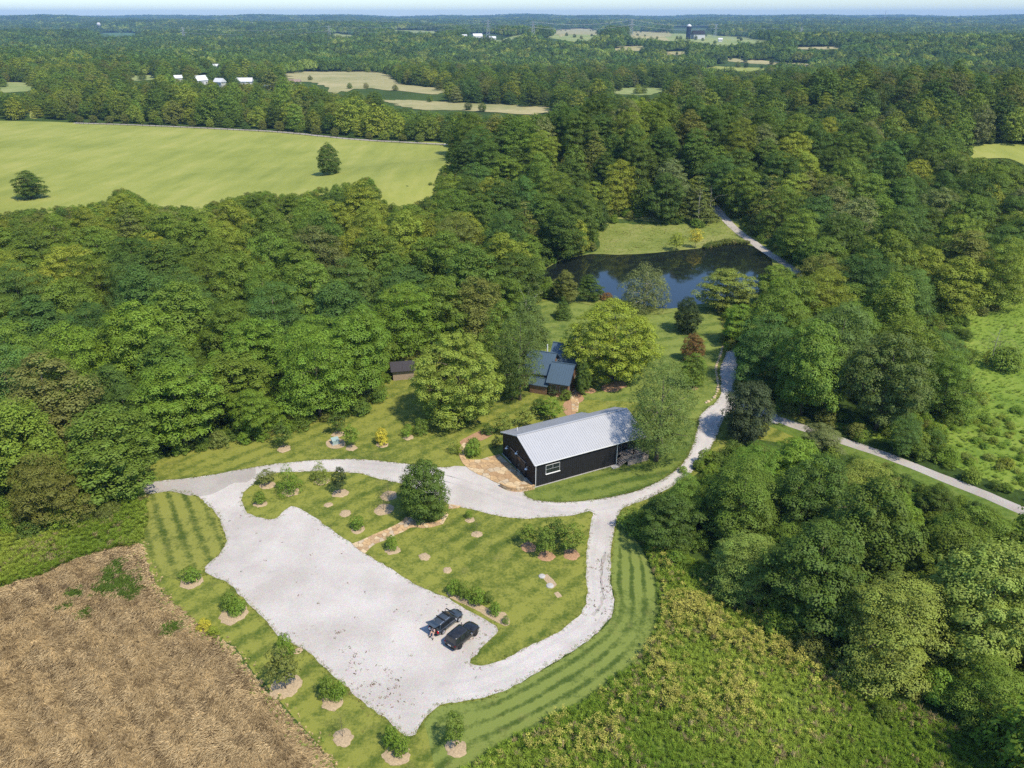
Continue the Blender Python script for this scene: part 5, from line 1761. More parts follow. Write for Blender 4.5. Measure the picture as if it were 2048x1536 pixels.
def car(name, label, rear_wheel, front_wheel, L, W, H, pm, rim, wagon):
    a, b = Vector(rear_wheel), Vector(front_wheel)
    d = (b - a).normalized()
    left = Vector((-d.y, d.x, 0))
    wb = 2.85
    c = (a + b) / 2 + left * (W / 2 - 0.12)
    c.z = 0.032
    t = empty(name, c, math.atan2(d.y, d.x))
    tag(t, label, 'car')
    hw = W / 2
    hb, ht = (0.24, 0.92) if wagon else (0.30, 1.08)
    fr, re = L / 2, -L / 2
    hood = ht + 0.02
    secs = [(re, hw * .80, hb + .16, ht - .22), (re + .08, hw * .90, hb + .06, ht - .04), (re + .35, hw * .975, hb, ht), (re + .9, hw, hb, ht + .02), (0, hw, hb, ht + .02), (fr - 1.5, hw, hb, ht + .01),
            (fr - .8, hw * .985, hb, hood - .05), (fr - .35, hw * .93, hb + .02, hood - .13), (fr - .08, hw * .83, hb + .08, hood - .25), (fr, hw * .70, hb + .16, hood - .38)]
    mb = MB(); loft(mb, [ring_xyz(x, w, z0, z1) for x, w, z0, z1 in secs])
    body = mb.build('body', pm, t, smooth=True)
    body.data.polygons.foreach_set('use_smooth', [True] * len(body.data.polygons))
    # greenhouse of dark glass, body-coloured roof and pillars
    if wagon:
        st = [(re + .42, .93, .10), (re + .75, .95, .72), (fr - 2.35, .95, .72), (fr - 1.35, .90, .02)]
        gx = [(re + .30, re + .62), (fr - 1.18, fr - 2.10)]
    else:
        gx = [(re + .16, re + .42), (fr - 1.42, fr - 2.15)]
    zb_, zt_ = ht - .02, H - .07
    wb_, wt_ = hw * .93, hw * .76
    (xr0, xr1), (xf0, xf1) = gx
    B4 = [(xr0, -wb_), (xf0, -wb_ * .96), (xf0, wb_ * .96), (xr0, wb_)]
    T4 = [(xr1, -wt_), (xf1, -wt_ * .97), (xf1, wt_ * .97), (xr1, wt_)]
    vb = [(x, y, zb_) for x, y in B4]; vt = [(x, y, zt_) for x, y in T4]
    MB().add(vb + vt, [(0, 1, 5, 4)]).build('side_window', M_GLASS, t)
    MB().add(vb + vt, [(2, 3, 7, 6)]).build('side_window', M_GLASS, t)
    MB().add(vb + vt, [(1, 2, 6, 5)]).build('windscreen', M_GLASS, t)
    if not wagon:
        MB().add(vb + vt, [(3, 0, 4, 7)]).build('rear_window', M_GLASS, t)
    MB().add([(x, y, zb_ + .01) for x, y in B4], [(0, 1, 2, 3)]).build('interior', M_INNER, t)
    # roof panel, slightly crowned
    secs = []
    for f_ in (0, .12, .5, .88, 1):
        x = xr1 - .06 + (xf1 - xr1 + .08) * f_
        z = zt_ + .05 * math.sin(math.pi * (0.12 + 0.76 * f_))
        w = wt_ + .03
        secs.append([(x, -w, zt_ - .03), (x, -w, z), (x, -w * .6, z + .035), (x, 0, z + .045), (x, w * .6, z + .035), (x, w, z), (x, w, zt_ - .03)])
    mb = MB(); loft(mb, secs); mb.build('roof', pm, t, smooth=True)
    for s in (-1, 1):
        for (x0, x1) in ((xr0 + .02, xr1), (xf0, xf1), (-.35, -.38), (.62 if wagon else .72, .58 if wagon else .66), (-1.35, -1.3)):
            MB().bar((x0, s * wb_ * 1.0, zb_), (x1, s * (wt_ + .012), zt_), .09, .05).build('pillar', pm if x0 in (xr0 + .02, xf0) else M_INNER, t)
        MB().bar((xr0, s * (hw * .955), ht - .03), (xf0 + .1, s * (hw * .955), ht - .03), .04, .04).build('window_trim', M_CHROME if wagon else M_DARKM, t)
        m_ = MB(); loft(m_, [[(x, s * (hw + .02 + .2 * q), ht + .02 + z) for x, z in ((xf0 - .55 - .07 * q, 0), (xf0 - .40 - .07 * q, 0), (xf0 - .40 - .07 * q, .16), (xf0 - .55 - .07 * q, .15))] for q in (0, .5, 1)])
        m_.build('mirror', M_CHROME if not wagon else M_LENS, t)
        for xw in (-wb / 2, wb / 2):
            wh = MB().tube([(xw, s * (hw - .26), .36), (xw, s * (hw - .24), .36), (xw, s * (hw - .03), .36), (xw, s * (hw + .0), .36)], [.33, .36, .36, .33], 22).build('wheel', M_TYRE, t, smooth=False)
            MB().tube([(xw, s * (hw - .01), .36), (xw, s * (hw + .018), .36)], [.25, .24], 18).build('rim', rim, wh)
            for k in range(5):
                an = 2 * math.pi * k / 5
                MB().bar((xw, s * (hw + .024), .36), (xw + .22 * math.cos(an), s * (hw + .024), .36 + .22 * math.sin(an)), .05, .02).build('spoke', rim, wh)
            arch = [(xw + .43 * math.cos(q), s * (hw + .004), .36 + .43 * math.sin(q)) for q in np.linspace(.05, math.pi - .05, 12)]
            MB().tube(arch, .035, 5).build('wheel_arch', M_INNER if wagon else M_DARKM, t)
        MB().box((fr - .20, s * hw * .66, hood - .27), (.26, .30, .12), -s * .5).build('headlight', M_LENS, t, bevel=.03)
        MB().box((re + .10, s * hw * .80, ht - .16), (.20, .24, .28 if wagon else .18), s * .35).build('tail_light', M_RED if wagon else M_DKRED, t, bevel=.03)
    MB().box((fr - .03, 0, hb + .36), (.10, hw * 1.0, .26)).build('grille', M_DARKM, t)
    MB().box((re + .02, 0, hb + .22), (.14, W * .80, .20)).build('rear_bumper', M_INNER, t, bevel=.04)
    MB().box((re - .035, 0, ht - .34 if not wagon else hb + .34), (.02, .5, .13)).build('number_plate', M_TRIM, t)
    if wagon:
        for s in (-1, 1):
            MB().tube([(xr1 + .1, s * (wt_ - .05), zt_ + .06), (xr1 + .2, s * (wt_ - .05), zt_ + .12), (xf1 - .35, s * (wt_ - .05), zt_ + .13), (xf1 - .2, s * (wt_ - .05), zt_ + .07)], .045, 7).build('roof_rail', M_CHROME, t)
        for x in (-.95, .05, .75):
            MB().bar((x, -wt_ - .08, zt_ + .17), (x, wt_ + .08, zt_ + .17), .15, .045).build('crossbar', M_INNER, t)
        # raised tailgate, hinged at the rear edge of the roof
        n_ = Vector((-1.0, 0, .30)).normalized()
        h0 = Vector((xr1 - .05, 0, zt_ + .03))
        tgate = MB()
        loft(tgate, [[(h0 + n_ * q + Vector((0, y, z))).to_tuple() for y, z in ((-w, -.02), (-w, .05), (w, .05), (w, -.02))] for q, w in ((0, wt_), (.5, wt_ + .04), (.95, hw * .9), (1.10, hw * .82))])
        tg = tgate.build('tailgate', pm, t)
        MB().add([(h0 + n_ * q + Vector((0, y, .058))).to_tuple() for q, y in ((.10, -wt_ * .85), (.10, wt_ * .85), (.55, wt_ * .9), (.55, -wt_ * .9))], [(0, 3, 2, 1)]).build('rear_window', M_GLASS, tg)
        for s in (-1, 1):
            MB().tube([(xr0 + .12, s * wb_ * .93, ht + .1), tuple(h0 + n_ * .45 + Vector((0, s * wt_, -.02)))], .018, 5).build('gas_strut', M_DARKM, tg)
        MB().box((re + .14, 0, ht - .30), (.34, W * .66, .07)).build('boot_sill', M_CHROME, t)
        MB().box((re + .02, 0, ht - .02), (.12, W * .68, .50)).build('boot_shade_panel', M_INNER, t)  # solid near-black panel, stands in for the shade inside the open boot
        MB().box((re + .22, .38, ht + .08), (.35, .4, .3)).build('boot_lining', M_INNER, t)
    return t


suv = car('parked_car', 'black boxy sport utility car parked on the white gravel', G(921, 1297), G(950.6, 1272), 4.75, 1.95, 1.82, M_CARBLACK, M_DRIM, False)
wag = car('parked_car', 'slate blue estate car with roof bars and its tailgate raised', G(887.5, 1267), G(917, 1244), 4.75, 1.85, 1.62, M_CARSLATE, M_ALLOY, True)
# white bag left in the open boot
bagp = wag.matrix_basis @ Vector((-2.42, .42, .73))
bag = MB()
loft(bag, [[(x * s, y * s, z) for x, y in ((-.16, -.12), (.16, -.12), (.18, .12), (-.16, .13))] for s, z in ((1, 0), (1.08, .12), (.9, .24), (.5, .30))])
bo = bag.build('shopping_bag', M_TRIM, None, bevel=.02)
bo.location = bagp; bo.rotation_euler = (0, 0, .8); tag(bo, 'small white bag lying in the open car boot', 'bag')

# ---------------------------------------------- person sitting on the boot sill
M_SKIN = m_plain('skin', (0.55, 0.36, 0.27), 0.6, 0.06, 8, 0.05)
M_SHIRT = m_plain('pale_shirt', (0.58, 0.42, 0.38), 0.9, 0.12, 6, 0.3)
M_SHORT = m_plain('dark_shorts', (0.05, 0.035, 0.03), 0.9, 0.15, 6, 0.3)
M_BOOT = m_plain('dark_boots', (0.035, 0.025, 0.022), 0.7, 0.15, 6, 0.3)
M_HAIR = m_plain('sandy_hair', (0.40, 0.30, 0.18), 0.85, 0.2, 14, 0.5)
pp = wag.matrix_basis @ Vector((-2.36, -.30, 0))
person = empty('person', pp, wag.rotation_euler.z + math.pi)
tag(person, 'person in pale top and dark boots sitting on the open car boot', 'person')


def skin_body(name, joints, bones, mat, parent, sub=2):
    me = bpy.data.meshes.new(name)
    keys = list(joints)
    me.from_pydata([joints[k][:3] for k in keys], [(keys.index(a), keys.index(b)) for a, b in bones], [])
    me.materials.append(mat)
    o = link(bpy.data.objects.new(name, me)); o.parent = parent
    sk = o.modifiers.new('skin', 'SKIN'); sk.use_smooth_shade = True
    for i, k in enumerate(keys):
        sv = me.skin_vertices[0].data[i]
        r = joints[k][3]
        sv.radius = (r, r) if not isinstance(r, tuple) else r
        sv.use_root = (i == 0)
    su = o.modifiers.new('subsurf', 'SUBSURF'); su.levels = sub; su.render_levels = sub
    return o


zs = .66
J = {'pelvis': (0.05, 0, zs + .12, .15), 'waist': (.10, 0, zs + .30, .135), 'chest': (.20, 0, zs + .52, .155), 'neckb': (.27, 0, zs + .68, .07), 'neck': (.31, 0, zs + .74, .055), 'head': (.35, 0, zs + .83, .095), 'crown': (.36, 0, zs + .93, .085), 'nose': (.46, 0, zs + .83, .02)}
Bn = [('pelvis', 'waist'), ('waist', 'chest'), ('chest', 'neckb'), ('neckb', 'neck'), ('neck', 'head'), ('head', 'crown'), ('head', 'nose')]
for s, q in ((1, 'l'), (-1, 'r')):
    J.update({q + 'sh': (.22, s * .19, zs + .62, .07), q + 'el': (.30, s * .27, zs + .38, .05), q + 'wr': (.46, s * .16, zs + .30, .036), q + 'palm': (.52, s * .12, zs + .28, .036),
              q + 'hip': (.12, s * .10, zs + .10, .105), q + 'kn': (.52, s * .22, zs + .12, .070), q + 'calf': (.58, s * .24, zs - .12, .062), q + 'an': (.60, s * .26, zs - .52, .040), q + 'toe': (.78, s * .30, zs - .60, .035)})
    Bn += [('chest', q + 'sh'), (q + 'sh', q + 'el'), (q + 'el', q + 'wr'), (q + 'wr', q + 'palm'), ('pelvis', q + 'hip'), (q + 'hip', q + 'kn'), (q + 'kn', q + 'calf'), (q + 'calf', q + 'an'), (q + 'an', q + 'toe')]
    for k in range(5):
        yy = (k - 2) * .018
        ln = (.05, .075, .085, .078, .06)[k]
        J[q + 'f%da' % k] = (.555 if k else .53, s * (.12 + yy) - (0 if k else s * .03), zs + .275, .010)
        J[q + 'f%db' % k] = (.555 + ln * .6, s * (.12 + yy * 1.3) - (0 if k else s * .05), zs + .245, .009)
        Bn += [(q + 'palm', q + 'f%da' % k), (q + 'f%da' % k, q + 'f%db' % k)]
skin_body('body', J, Bn, M_SKIN, person)
T_ = {'pelvis': (0.05, 0, zs + .14, .165), 'waist': (.10, 0, zs + .30, .155), 'chest': (.20, 0, zs + .52, .178), 'top': (.25, 0, zs + .64, .11)}
Tb = [('pelvis', 'waist'), ('waist', 'chest'), ('chest', 'top')]
for s, q in ((1, 'l'), (-1, 'r')):
    T_.update({q + 'sh': (.22, s * .19, zs + .62, .085), q + 'sl': (.26, s * .23, zs + .50, .072)})
    Tb += [('chest', q + 'sh'), (q + 'sh', q + 'sl')]
skin_body('shirt', T_, Tb, M_SHIRT, person)
H_ = {'pelvis': (0.04, 0, zs + .10, .172)}
Hb = []
for s, q in ((1, 'l'), (-1, 'r')):
    H_.update({q + 'hip': (.12, s * .10, zs + .10, .122), q + 'th': (.34, s * .17, zs + .115, .10)})
    Hb += [('pelvis', q + 'hip'), (q + 'hip', q + 'th')]
skin_body('shorts', H_, Hb, M_SHORT, person)
for s, q in ((1, 'l'), (-1, 'r')):
    skin_body('boot', {'top': (.595, s * .255, zs - .34, .062), 'an': (.60, s * .26, zs - .54, .058), 'heel': (.58, s * .26, zs - .59, .05), 'toe': (.80, s * .305, zs - .60, .045)}, [('top', 'an'), ('an', 'heel'), ('an', 'toe')], M_BOOT, person)
    MB().tube([(.435, s * .035, zs + .855), (.45, s * .035, zs + .855)], .014, 6).build('eye', M_INNER, person)
MB().tube([(.44, -.03, zs + .785), (.447, 0, zs + .783), (.44, .03, zs + .785)], .009, 5).build('mouth', M_RED, person)
skin_body('hair', {'top': (.34, 0, zs + .93, .105), 'back': (.28, 0, zs + .86, .10), 'nape': (.25, 0, zs + .76, .06)}, [('top', 'back'), ('back', 'nape')], M_HAIR, person)

# ================================================================== FAR THINGS
fence = empty('paddock_fence', G(150, 248)); tag(fence, 'long low board fence along the far edge of the hayfield', 'fence')
fpx = [(152, 248.6), (300, 253.8), (500, 263.2), (600, 270.4), (720, 282.2), (800, 286.8), (898, 292.3)]
fl = catmull([G(*p) for p in fpx], False, 5.0)
M_FENCE = m_plain('dark_fence_board', (0.06, 0.05, 0.045), 0.9, 0.2, 3, 0.2)
pm_ = MB().box((0, 0, .7), (.16, .16, 1.4)).mesh('post', M_FENCE)
prev = None
for i, q in enumerate(fl):
    if i % 1 == 0:
        o = link(bpy.data.objects.new('post', pm_)); o.parent = fence
        o.location = (q.x - fence.location.x, q.y - fence.location.y, float(hgt(q.x, q.y)) - fence.location.z)
    if prev is not None and i % 8 == 0:
        for zz in (.5, .9, 1.25):
            MB().bar((prev.x - fence.location.x, prev.y - fence.location.y, zz), (q.x - fence.location.x, q.y - fence.location.y, zz), .05, .14).build('rail', M_FENCE, fence)
        prev = q
    if prev is None: prev = q

M_FARW = m_plain('white_painted_wall', (0.55, 0.54, 0.52), 0.7, 0.08, .5, 0.05)
M_FARR = m_plain('pale_metal_roof', (0.62, 0.62, 0.62), 0.5, 0.06, .5, 0.05)
M_FARB = m_plain('brown_roof', (0.30, 0.22, 0.18), 0.8, 0.15, .5, 0.05)


def far_house(px, py, w, d, zw, zr, rz, label, roofm, name='farmhouse', cat='house', base=0.0):
    p = G(px, py)
    k_ = 0.5 if p.y < 1500 else 0.42
    w, d, zw, zr = w * k_, d * k_, max(4.5, zw * 0.6), zr * k_ * 1.2
    t = empty(name, p, rz); tag(t, label, cat)
    MB().box((0, 0, zw / 2 + base - .5), (w, d, zw + 1)).build('wall', M_FARW, t)
    hz = zw + base
    MB().add([(-w / 2 - .6, -d / 2 - .6, hz - .2), (w / 2 + .6, -d / 2 - .6, hz - .2), (w / 2 + .6, 0, hz + zr), (-w / 2 - .6, 0, hz + zr), (-w / 2 - .6, d / 2 + .6, hz - .2), (w / 2 + .6, d / 2 + .6, hz - .2)],
             [(0, 1, 2, 3), (3, 2, 5, 4), (0, 3, 4), (1, 5, 2)]).build('roof', roofm, t)
    for k in range(3):
        MB().box((-w / 3 + k * w / 3, -d / 2 - .03, zw * .55 + base), (w * .07, .08, zw * .28)).build('window', M_GLASS, t)
    return t


BH_ = 9.0
for a in [(358, 166, 16, 12, 9, 5, .5, 'white-roofed building at the west end of the cluster in the trees', M_FARR), (403, 172, 24, 16, 10, 8, .9, 'largest white-roofed building among the trees behind the hayfield', M_FARR),
          (441, 174, 22, 14, 9, 6, -.5, 'white building half hidden just east of the largest one', M_FARR), (490, 173, 34, 16, 9, 6, .1, 'long white-roofed building in the middle of the cluster', M_FARR),
          (538, 184, 18, 12, 7, 4, .2, 'low white house in front of the tan pasture', M_FARR), (588, 172, 30, 12, 7, 4, -.1, 'long pale barn with a brown roof beside the tan pasture', M_FARB), (432, 140, 22, 12, 9, 5, .1, 'white house farther back in the woods above the cluster', M_FARR),
          (955, 79, 60, 22, 14, 12, .4, 'white farmhouse near the pylon on the far pasture', M_FARR), (926, 79, 50, 20, 14, 8, .1, 'low white barn west of the far farmhouse', M_FARR), (985, 82, 40, 20, 12, 8, .2, 'small white house east of the far farmhouse', M_FARR),
          (748, 71, 60, 25, 16, 12, -.3, 'white house alone on the far ridge', M_FARR), (500, 54, 80, 30, 22, 18, .5, 'white church-like house on the northern ridge', M_FARR), (115, 60, 70, 26, 18, 14, .2, 'white house at the western horizon', M_FARR),
          (610, 46, 90, 30, 22, 12, 0, 'white house at the west end of the ridge hamlet', M_FARR), (630, 46, 90, 30, 22, 14, .3, 'white house in the middle of the ridge hamlet', M_FARR), (650, 45, 90, 30, 22, 12, 0, 'white house at the east end of the ridge hamlet', M_FARR),
          (1440, 84, 22, 16, 10, 6, 0, 'small white shed beside the trees of the silo farm', M_FARR), (1582, 53, 50, 26, 18, 12, .2, 'tiny white house on the eastern ridge', M_FARR), (1325, 42, 90, 34, 22, 12, .1, 'white house on the ridge north of the silo', M_FARR), (1352, 42, 90, 34, 22, 10, .1, 'long white house on the ridge north of the silo', M_FARR)]:
    far_house(*a)
# silo farm
sp = G(1376, 78)
farm = empty('farm_barn', sp, .15); tag(farm, 'white farm barn beside a dark silo on the far pasture', 'barn')
MB().box((26, 0, 5), (30, 22, 12)).build('wall', M_FARW, farm)
MB().add([(10, -12, 11), (42, -12, 11), (42, 0, 20), (10, 0, 20), (10, 12, 11), (42, 12, 11)], [(0, 1, 2, 3), (3, 2, 5, 4), (0, 3, 4), (1, 5, 2)]).build('roof', M_DARKM, farm)
sl2 = empty('silo', sp); tag(sl2, 'tall dark blue silo on the far pasture', 'silo')
M_SILO = m_plain('dark_blue_silo', (0.02, 0.03, 0.055), 0.5, 0.1, .3, 0.05)
MB().tube([(0, 0, -1), (0, 0, 30)], [6, 6], 20).build('cylinder_wall', M_SILO, sl2)
MB().tube([(0, 0, 30), (0, 0, 32.5), (0, 0, 34.2), (0, 0, 35)], [6.1, 5, 3, .6], 20).build('dome', M_FARR, sl2)
# water tower and mast
wp = G(200, 62)
wt = empty('water_tower', wp); tag(wt, 'white round water tower above the western woods', 'water tower')
zt = 34
MB().tube([(0, 0, 0), (0, 0, zt - 12)], [3.0, 2.4], 12).build('stem', M_FARW, wt)
MB().tube([(0, 0, zt - 13), (0, 0, zt - 10), (0, 0, zt - 5), (0, 0, zt), (0, 0, zt + 4), (0, 0, zt + 5.5)], [2.4, 7, 9, 8.4, 5, 1], 18).build('tank', M_FARW, wt)
mp = G(1767, 48)
mt = empty('radio_mast', mp); tag(mt, 'thin radio mast standing on the eastern horizon', 'mast')
for dx, dy in ((-2, -2), (2, -2), (0, 2)):
    MB().bar((dx, dy, 0), (dx * .5, dy * .5, 88), .9).build('mast_leg', M_CONC, mt)
for k in range(12):
    MB().bar((-2 + .08 * k, -2 + .08 * k, k * 8), (2 - .08 * k, -2 + .08 * k, k * 8 + 7), .4).build('brace', M_CONC, mt)
# lattice pylons and their lines
M_STEEL = m_plain('galvanised_steel', (0.40, 0.41, 0.42), 0.6, 0.1, .3, 0.05, metal=.3)
PYL = [(370, 86, 'lattice pylon above the western woods'), (660, 84, 'lattice pylon between the crop field and the white farmhouse'), (976, 76, 'lattice pylon next to the white farmhouse'), (1066, 80, 'lattice pylon in front of the far pasture'), (1262, 74, 'lattice pylon west of the silo farm'), (1430, 74, 'lattice pylon east of the silo farm'), (1600, 82, 'lattice pylon above the eastern woods')]
tops = []
for px, py, lab in PYL:
    p = G(px, py)
    t = empty('pylon', p, .2); tag(t, lab, 'pylon', 'pylons of the power line')
    hh_ = 44
    for sx in (-1, 1):
        for sy in (-1, 1):
            MB().bar((sx * 5, sy * 5, -1), (sx * .9, sy * .9, hh_), .55).build('tower_leg', M_STEEL, t)
    for k in range(7):
        z0, z1 = k * 6, k * 6 + 6
        w0, w1 = 5 - 4.1 * z0 / hh_, 5 - 4.1 * z1 / hh_
        for sy in (-1, 1):
            MB().bar((-w0, sy * w0, z0), (w1, sy * w1, z1), .35).build('brace', M_STEEL, t)
    for zc, w in ((30, 9), (36, 7.5), (42, 6)):
        MB().bar((-w, 0, zc), (w, 0, zc), .6).build('cross_arm', M_STEEL, t)
    tops.append(p)
for i in range(len(tops) - 1):
    a, b = tops[i], tops[i + 1]
    for zc, nm in ((30, 'lower'), (42, 'upper')):
        pts_ = []
        for k in range(13):
            q = a.lerp(b, k / 12) + Vector((0, 0, zc - 9 * 4 * (k / 12) * (1 - k / 12)))
            pts_.append(q)
        o = MB().tube(pts_, .22, 4).build('power_cable', M_STEEL)
        tag(o, '%s power cable in the %s span of pylons from the west' % (nm, ordinal(i + 1)), 'cable', 'cables of the power line')

# ================================================================== GRASS, STRAW, WEEDS
def blades(n, spread, hmin, hmax, w, lean, flop=0.0, seg=2):
    """a tuft of tapering blades"""
    vs = []
    a = RNG.uniform(0, 6.28, n)
    q = spread * np.sqrt(RNG.uniform(0, 1, n))
    base = np.stack([q * np.cos(a), q * np.sin(a), np.zeros(n)], 1)
    d = a + RNG.normal(0, 0.9, n)
    hh = RNG.uniform(hmin, hmax, n)
    ln = hh * RNG.uniform(0.3, 1.0, n) * lean
    out = np.stack([np.cos(d), np.sin(d), np.zeros(n)], 1)
    side = np.stack([-np.sin(d), np.cos(d), np.zeros(n)], 1)
    mid = base + out * (ln * 0.35)[:, None] + np.array([0, 0, 1]) * (hh * 0.65)[:, None]
    tip = base + out * (ln + flop * hh)[:, None] + np.array([0, 0, 1]) * (hh * (1 - flop * .5))[:, None]
    v = np.stack([base - side * w / 2, base + side * w / 2, mid + side * w * .35, tip, mid - side * w * .35], 1)
    return v.reshape(-1, 3)


def grass_mat(name, stops):
    g = NG(name)
    a = g.n('ShaderNodeAttribute', attribute_name='tint', attribute_type='INSTANCER')
    geo = g.n('ShaderNodeNewGeometry')
    hs = g.n('ShaderNodeHueSaturation')
    g.l(g.math('ADD', g.math('MULTIPLY', geo.outputs['Random Per Island'], 0.7), 0.65), hs.inputs['Value'])
    g.l(a.outputs['Color'], hs.inputs['Color'])
    d = g.n('ShaderNodeBsdfDiffuse'); t = g.n('ShaderNodeBsdfTranslucent')
    g.l(hs.outputs[0], d.inputs[0]); g.l(hs.outputs[0], t.inputs[0])
    mx = g.n('ShaderNodeMixShader'); mx.inputs[0].default_value = .18
    g.l(d.outputs[0], mx.inputs[1]); g.l(t.outputs[0], mx.inputs[2])
    g.l(mx.outputs[0], g.out.inputs[0])
    return g.m


M_BLADE = grass_mat('grass_blade', None)


def in_poly(line, n, pad=0.0):
    xs = [p.x for p in line]; ys = [p.y for p in line]
    x = RNG.uniform(min(xs), max(xs), n); y = RNG.uniform(min(ys), max(ys), n)
    ok = pip(x, y, [(p.x, p.y) for p in line])
    return x[ok], y[ok]


def vis(x, y, m=120):
    px, py, _ = PX(x, y, 0)
    return (px > -m) & (px < 2048 + m) & (py < 1536 + m)


def smooth_noise(x, y, s, seed):
    rg = np.random.default_rng(seed)
    out = np.zeros_like(x)
    for k in range(6):
        a = rg.uniform(0, 6.28); f = s * rg.uniform(.6, 1.7)
        out += np.sin(f * (x * math.cos(a) + y * math.sin(a)) + rg.uniform(0, 6.28))
    return out / 6 ** .5


# straw field: lodged, swirling tufts
STRAW = []
for i in range(4):
    n = 22
    a = RNG.normal(0, 0.35, n)
    st = np.stack([RNG.uniform(-.35, .1, n), RNG.uniform(-.3, .3, n), RNG.uniform(0, .05, n)], 1)
    L = RNG.uniform(.45, .95, n)
    up = RNG.uniform(.05, .27, n)
    dr = np.stack([np.cos(a), np.sin(a), np.zeros(n)], 1)
    sd = np.stack([-np.sin(a), np.cos(a), np.zeros(n)], 1)
    w = .055
    mid = st + dr * (L * .55)[:, None] + np.array([0, 0, 1]) * (up * .9)[:, None]
    tip = st + dr * L[:, None] + np.array([0, 0, 1]) * (up * .35)[:, None]
    v = np.stack([st - sd * w / 2, st + sd * w / 2, mid + sd * w * .6, tip, mid - sd * w * .6], 1).reshape(-1, 3)
    STRAW.append(np_mesh('straw_tuft', v, 5, M_BLADE))
x, y = in_poly(FIELD, 60000)
ok = vis(x, y); x, y = x[ok], y[ok]
rd_ = dir_px((303, 1150), (606, 1470))
row = np.sin((-x * math.sin(rd_) + y * math.cos(rd_)) * 2 * math.pi / 2.3 + .8 * smooth_noise(x, y, .12, 3))
gp = smooth_noise(x, y, .35, 9)
keep = (RNG.uniform(size=len(x)) < .80 + .2 * row)
x, y, row, gp = x[keep], y[keep], row[keep], gp[keep]
n_ = len(x)
ang = rd_ + R(-25) + .6 * smooth_noise(x, y, .22, 1) + .8 * smooth_noise(x, y, 1.0, 2) + RNG.normal(0, .25, n_)
rot = np.stack([np.zeros(n_), np.zeros(n_), ang], 1)
s = RNG.uniform(.6, 1.1, n_) * (1 + .05 * gp)
f = np.clip(.50 + .04 * gp + .15 * row + .12 * smooth_noise(x, y, 1.4, 12) + RNG.normal(0, .28, n_), 0, 1)[:, None]
c_ = np.array([.225, .165, .092]) * (1 - f) + np.array([.64, .50, .285]) * f
green = np.zeros(n_, bool)
for (gx, gy, gr) in [(245, 1165, 2.6), (222, 1145, 1.8), (262, 1185, 1.6), (150, 1185, 1.3), (205, 1175, 1.4), (130, 1210, .8), (170, 1225, .9), (345, 1255, 1.2), (240, 1125, 1.2)]:
    q = G(gx, gy)
    green |= (x - q.x) ** 2 + (y - q.y) ** 2 < (gr * RNG.uniform(.3, 1.25, n_)) ** 2
c_[green] = np.array([.12, .19, .035]) * RNG.uniform(.7, 1.3, (green.sum(), 1))
scatter('lodged_straw', np.stack([x, y, np.full(n_, .014)], 1), rot, np.stack([s, s, s], 1), RNG.integers(0, 4, n_), STRAW, c_, 'flattened swirling dry straw covering the brown field', 'straw')

# tall grass and weeds


def arching(n, hgt_, length, width):
    """a tuft of long arching leaves"""
    az = RNG.uniform(0, 6.28, n)
    q = .32 * np.sqrt(RNG.uniform(0, 1, n))
    z = hgt_ * RNG.uniform(.25, 1, n)
    out = np.stack([np.cos(az), np.sin(az), np.zeros(n)], 1)
    pos = out * q[:, None] + np.stack([np.zeros(n), np.zeros(n), z], 1)
    rise = RNG.uniform(.2, 1.3, n)[:, None]
    dr = out + np.array([0, 0, 1]) * rise
    dr /= np.linalg.norm(dr, axis=1, keepdims=True)
    sd = np.stack([-np.sin(az), np.cos(az), np.zeros(n)], 1)
    L = (length * RNG.uniform(.6, 1.3, n))[:, None] / 2
    return np.stack([pos - dr * L, pos + sd * width / 2, pos + dr * L, pos - sd * width / 2], 1).reshape(-1, 3)


TUFT = [np_mesh('grass_tuft', arching(44, .62, .50, .055), 4, M_BLADE) for _ in range(4)]


def weed(nleaf, hgt_, leaf, head):
    a = RNG.uniform(0, 6.28, nleaf)
    t = RNG.uniform(.1, 1, nleaf)
    pos = np.stack([np.cos(a) * .22 * (1.1 - .6 * t), np.sin(a) * .22 * (1.1 - .6 * t), t * hgt_], 1)
    nrm = np.stack([np.cos(a) * .6, np.sin(a) * .6, np.full(nleaf, 1.3)], 1) + unit(nleaf) * .3
    return leaves_at(pos, nrm, leaf, leaf * .45)


WEEDM = [np_mesh('leafy_weed', weed(70, .95, .15, 0), 4, M_BLADE) for _ in range(3)]


def umbel():
    vs = []
    for k in range(3):
        a = RNG.uniform(0, 6.28); q = RNG.uniform(0, .2)
        b = np.array([q * math.cos(a), q * math.sin(a), 0]); h_ = RNG.uniform(1.0, 1.7)
        tip = b + np.array([RNG.normal(0, .12), RNG.normal(0, .12), h_])
        sd = np.array([.018, 0, 0])
        vs.append(np.array([b - sd, b + sd, tip + sd * .5, tip - sd * .5]))
        n = 16
        p = tip + np.stack([RNG.normal(0, .14, n), RNG.normal(0, .14, n), RNG.normal(0, .06, n)], 1)
        vs.append(leaves_at(p, np.array([0, 0, 1.0]) + unit(n) * .5, .13, .08))
    return np.concatenate(vs)


UMB = [np_mesh('seed_head_weed', umbel(), 4, M_BLADE) for _ in range(4)]
KIND = TUFT + WEEDM + UMB


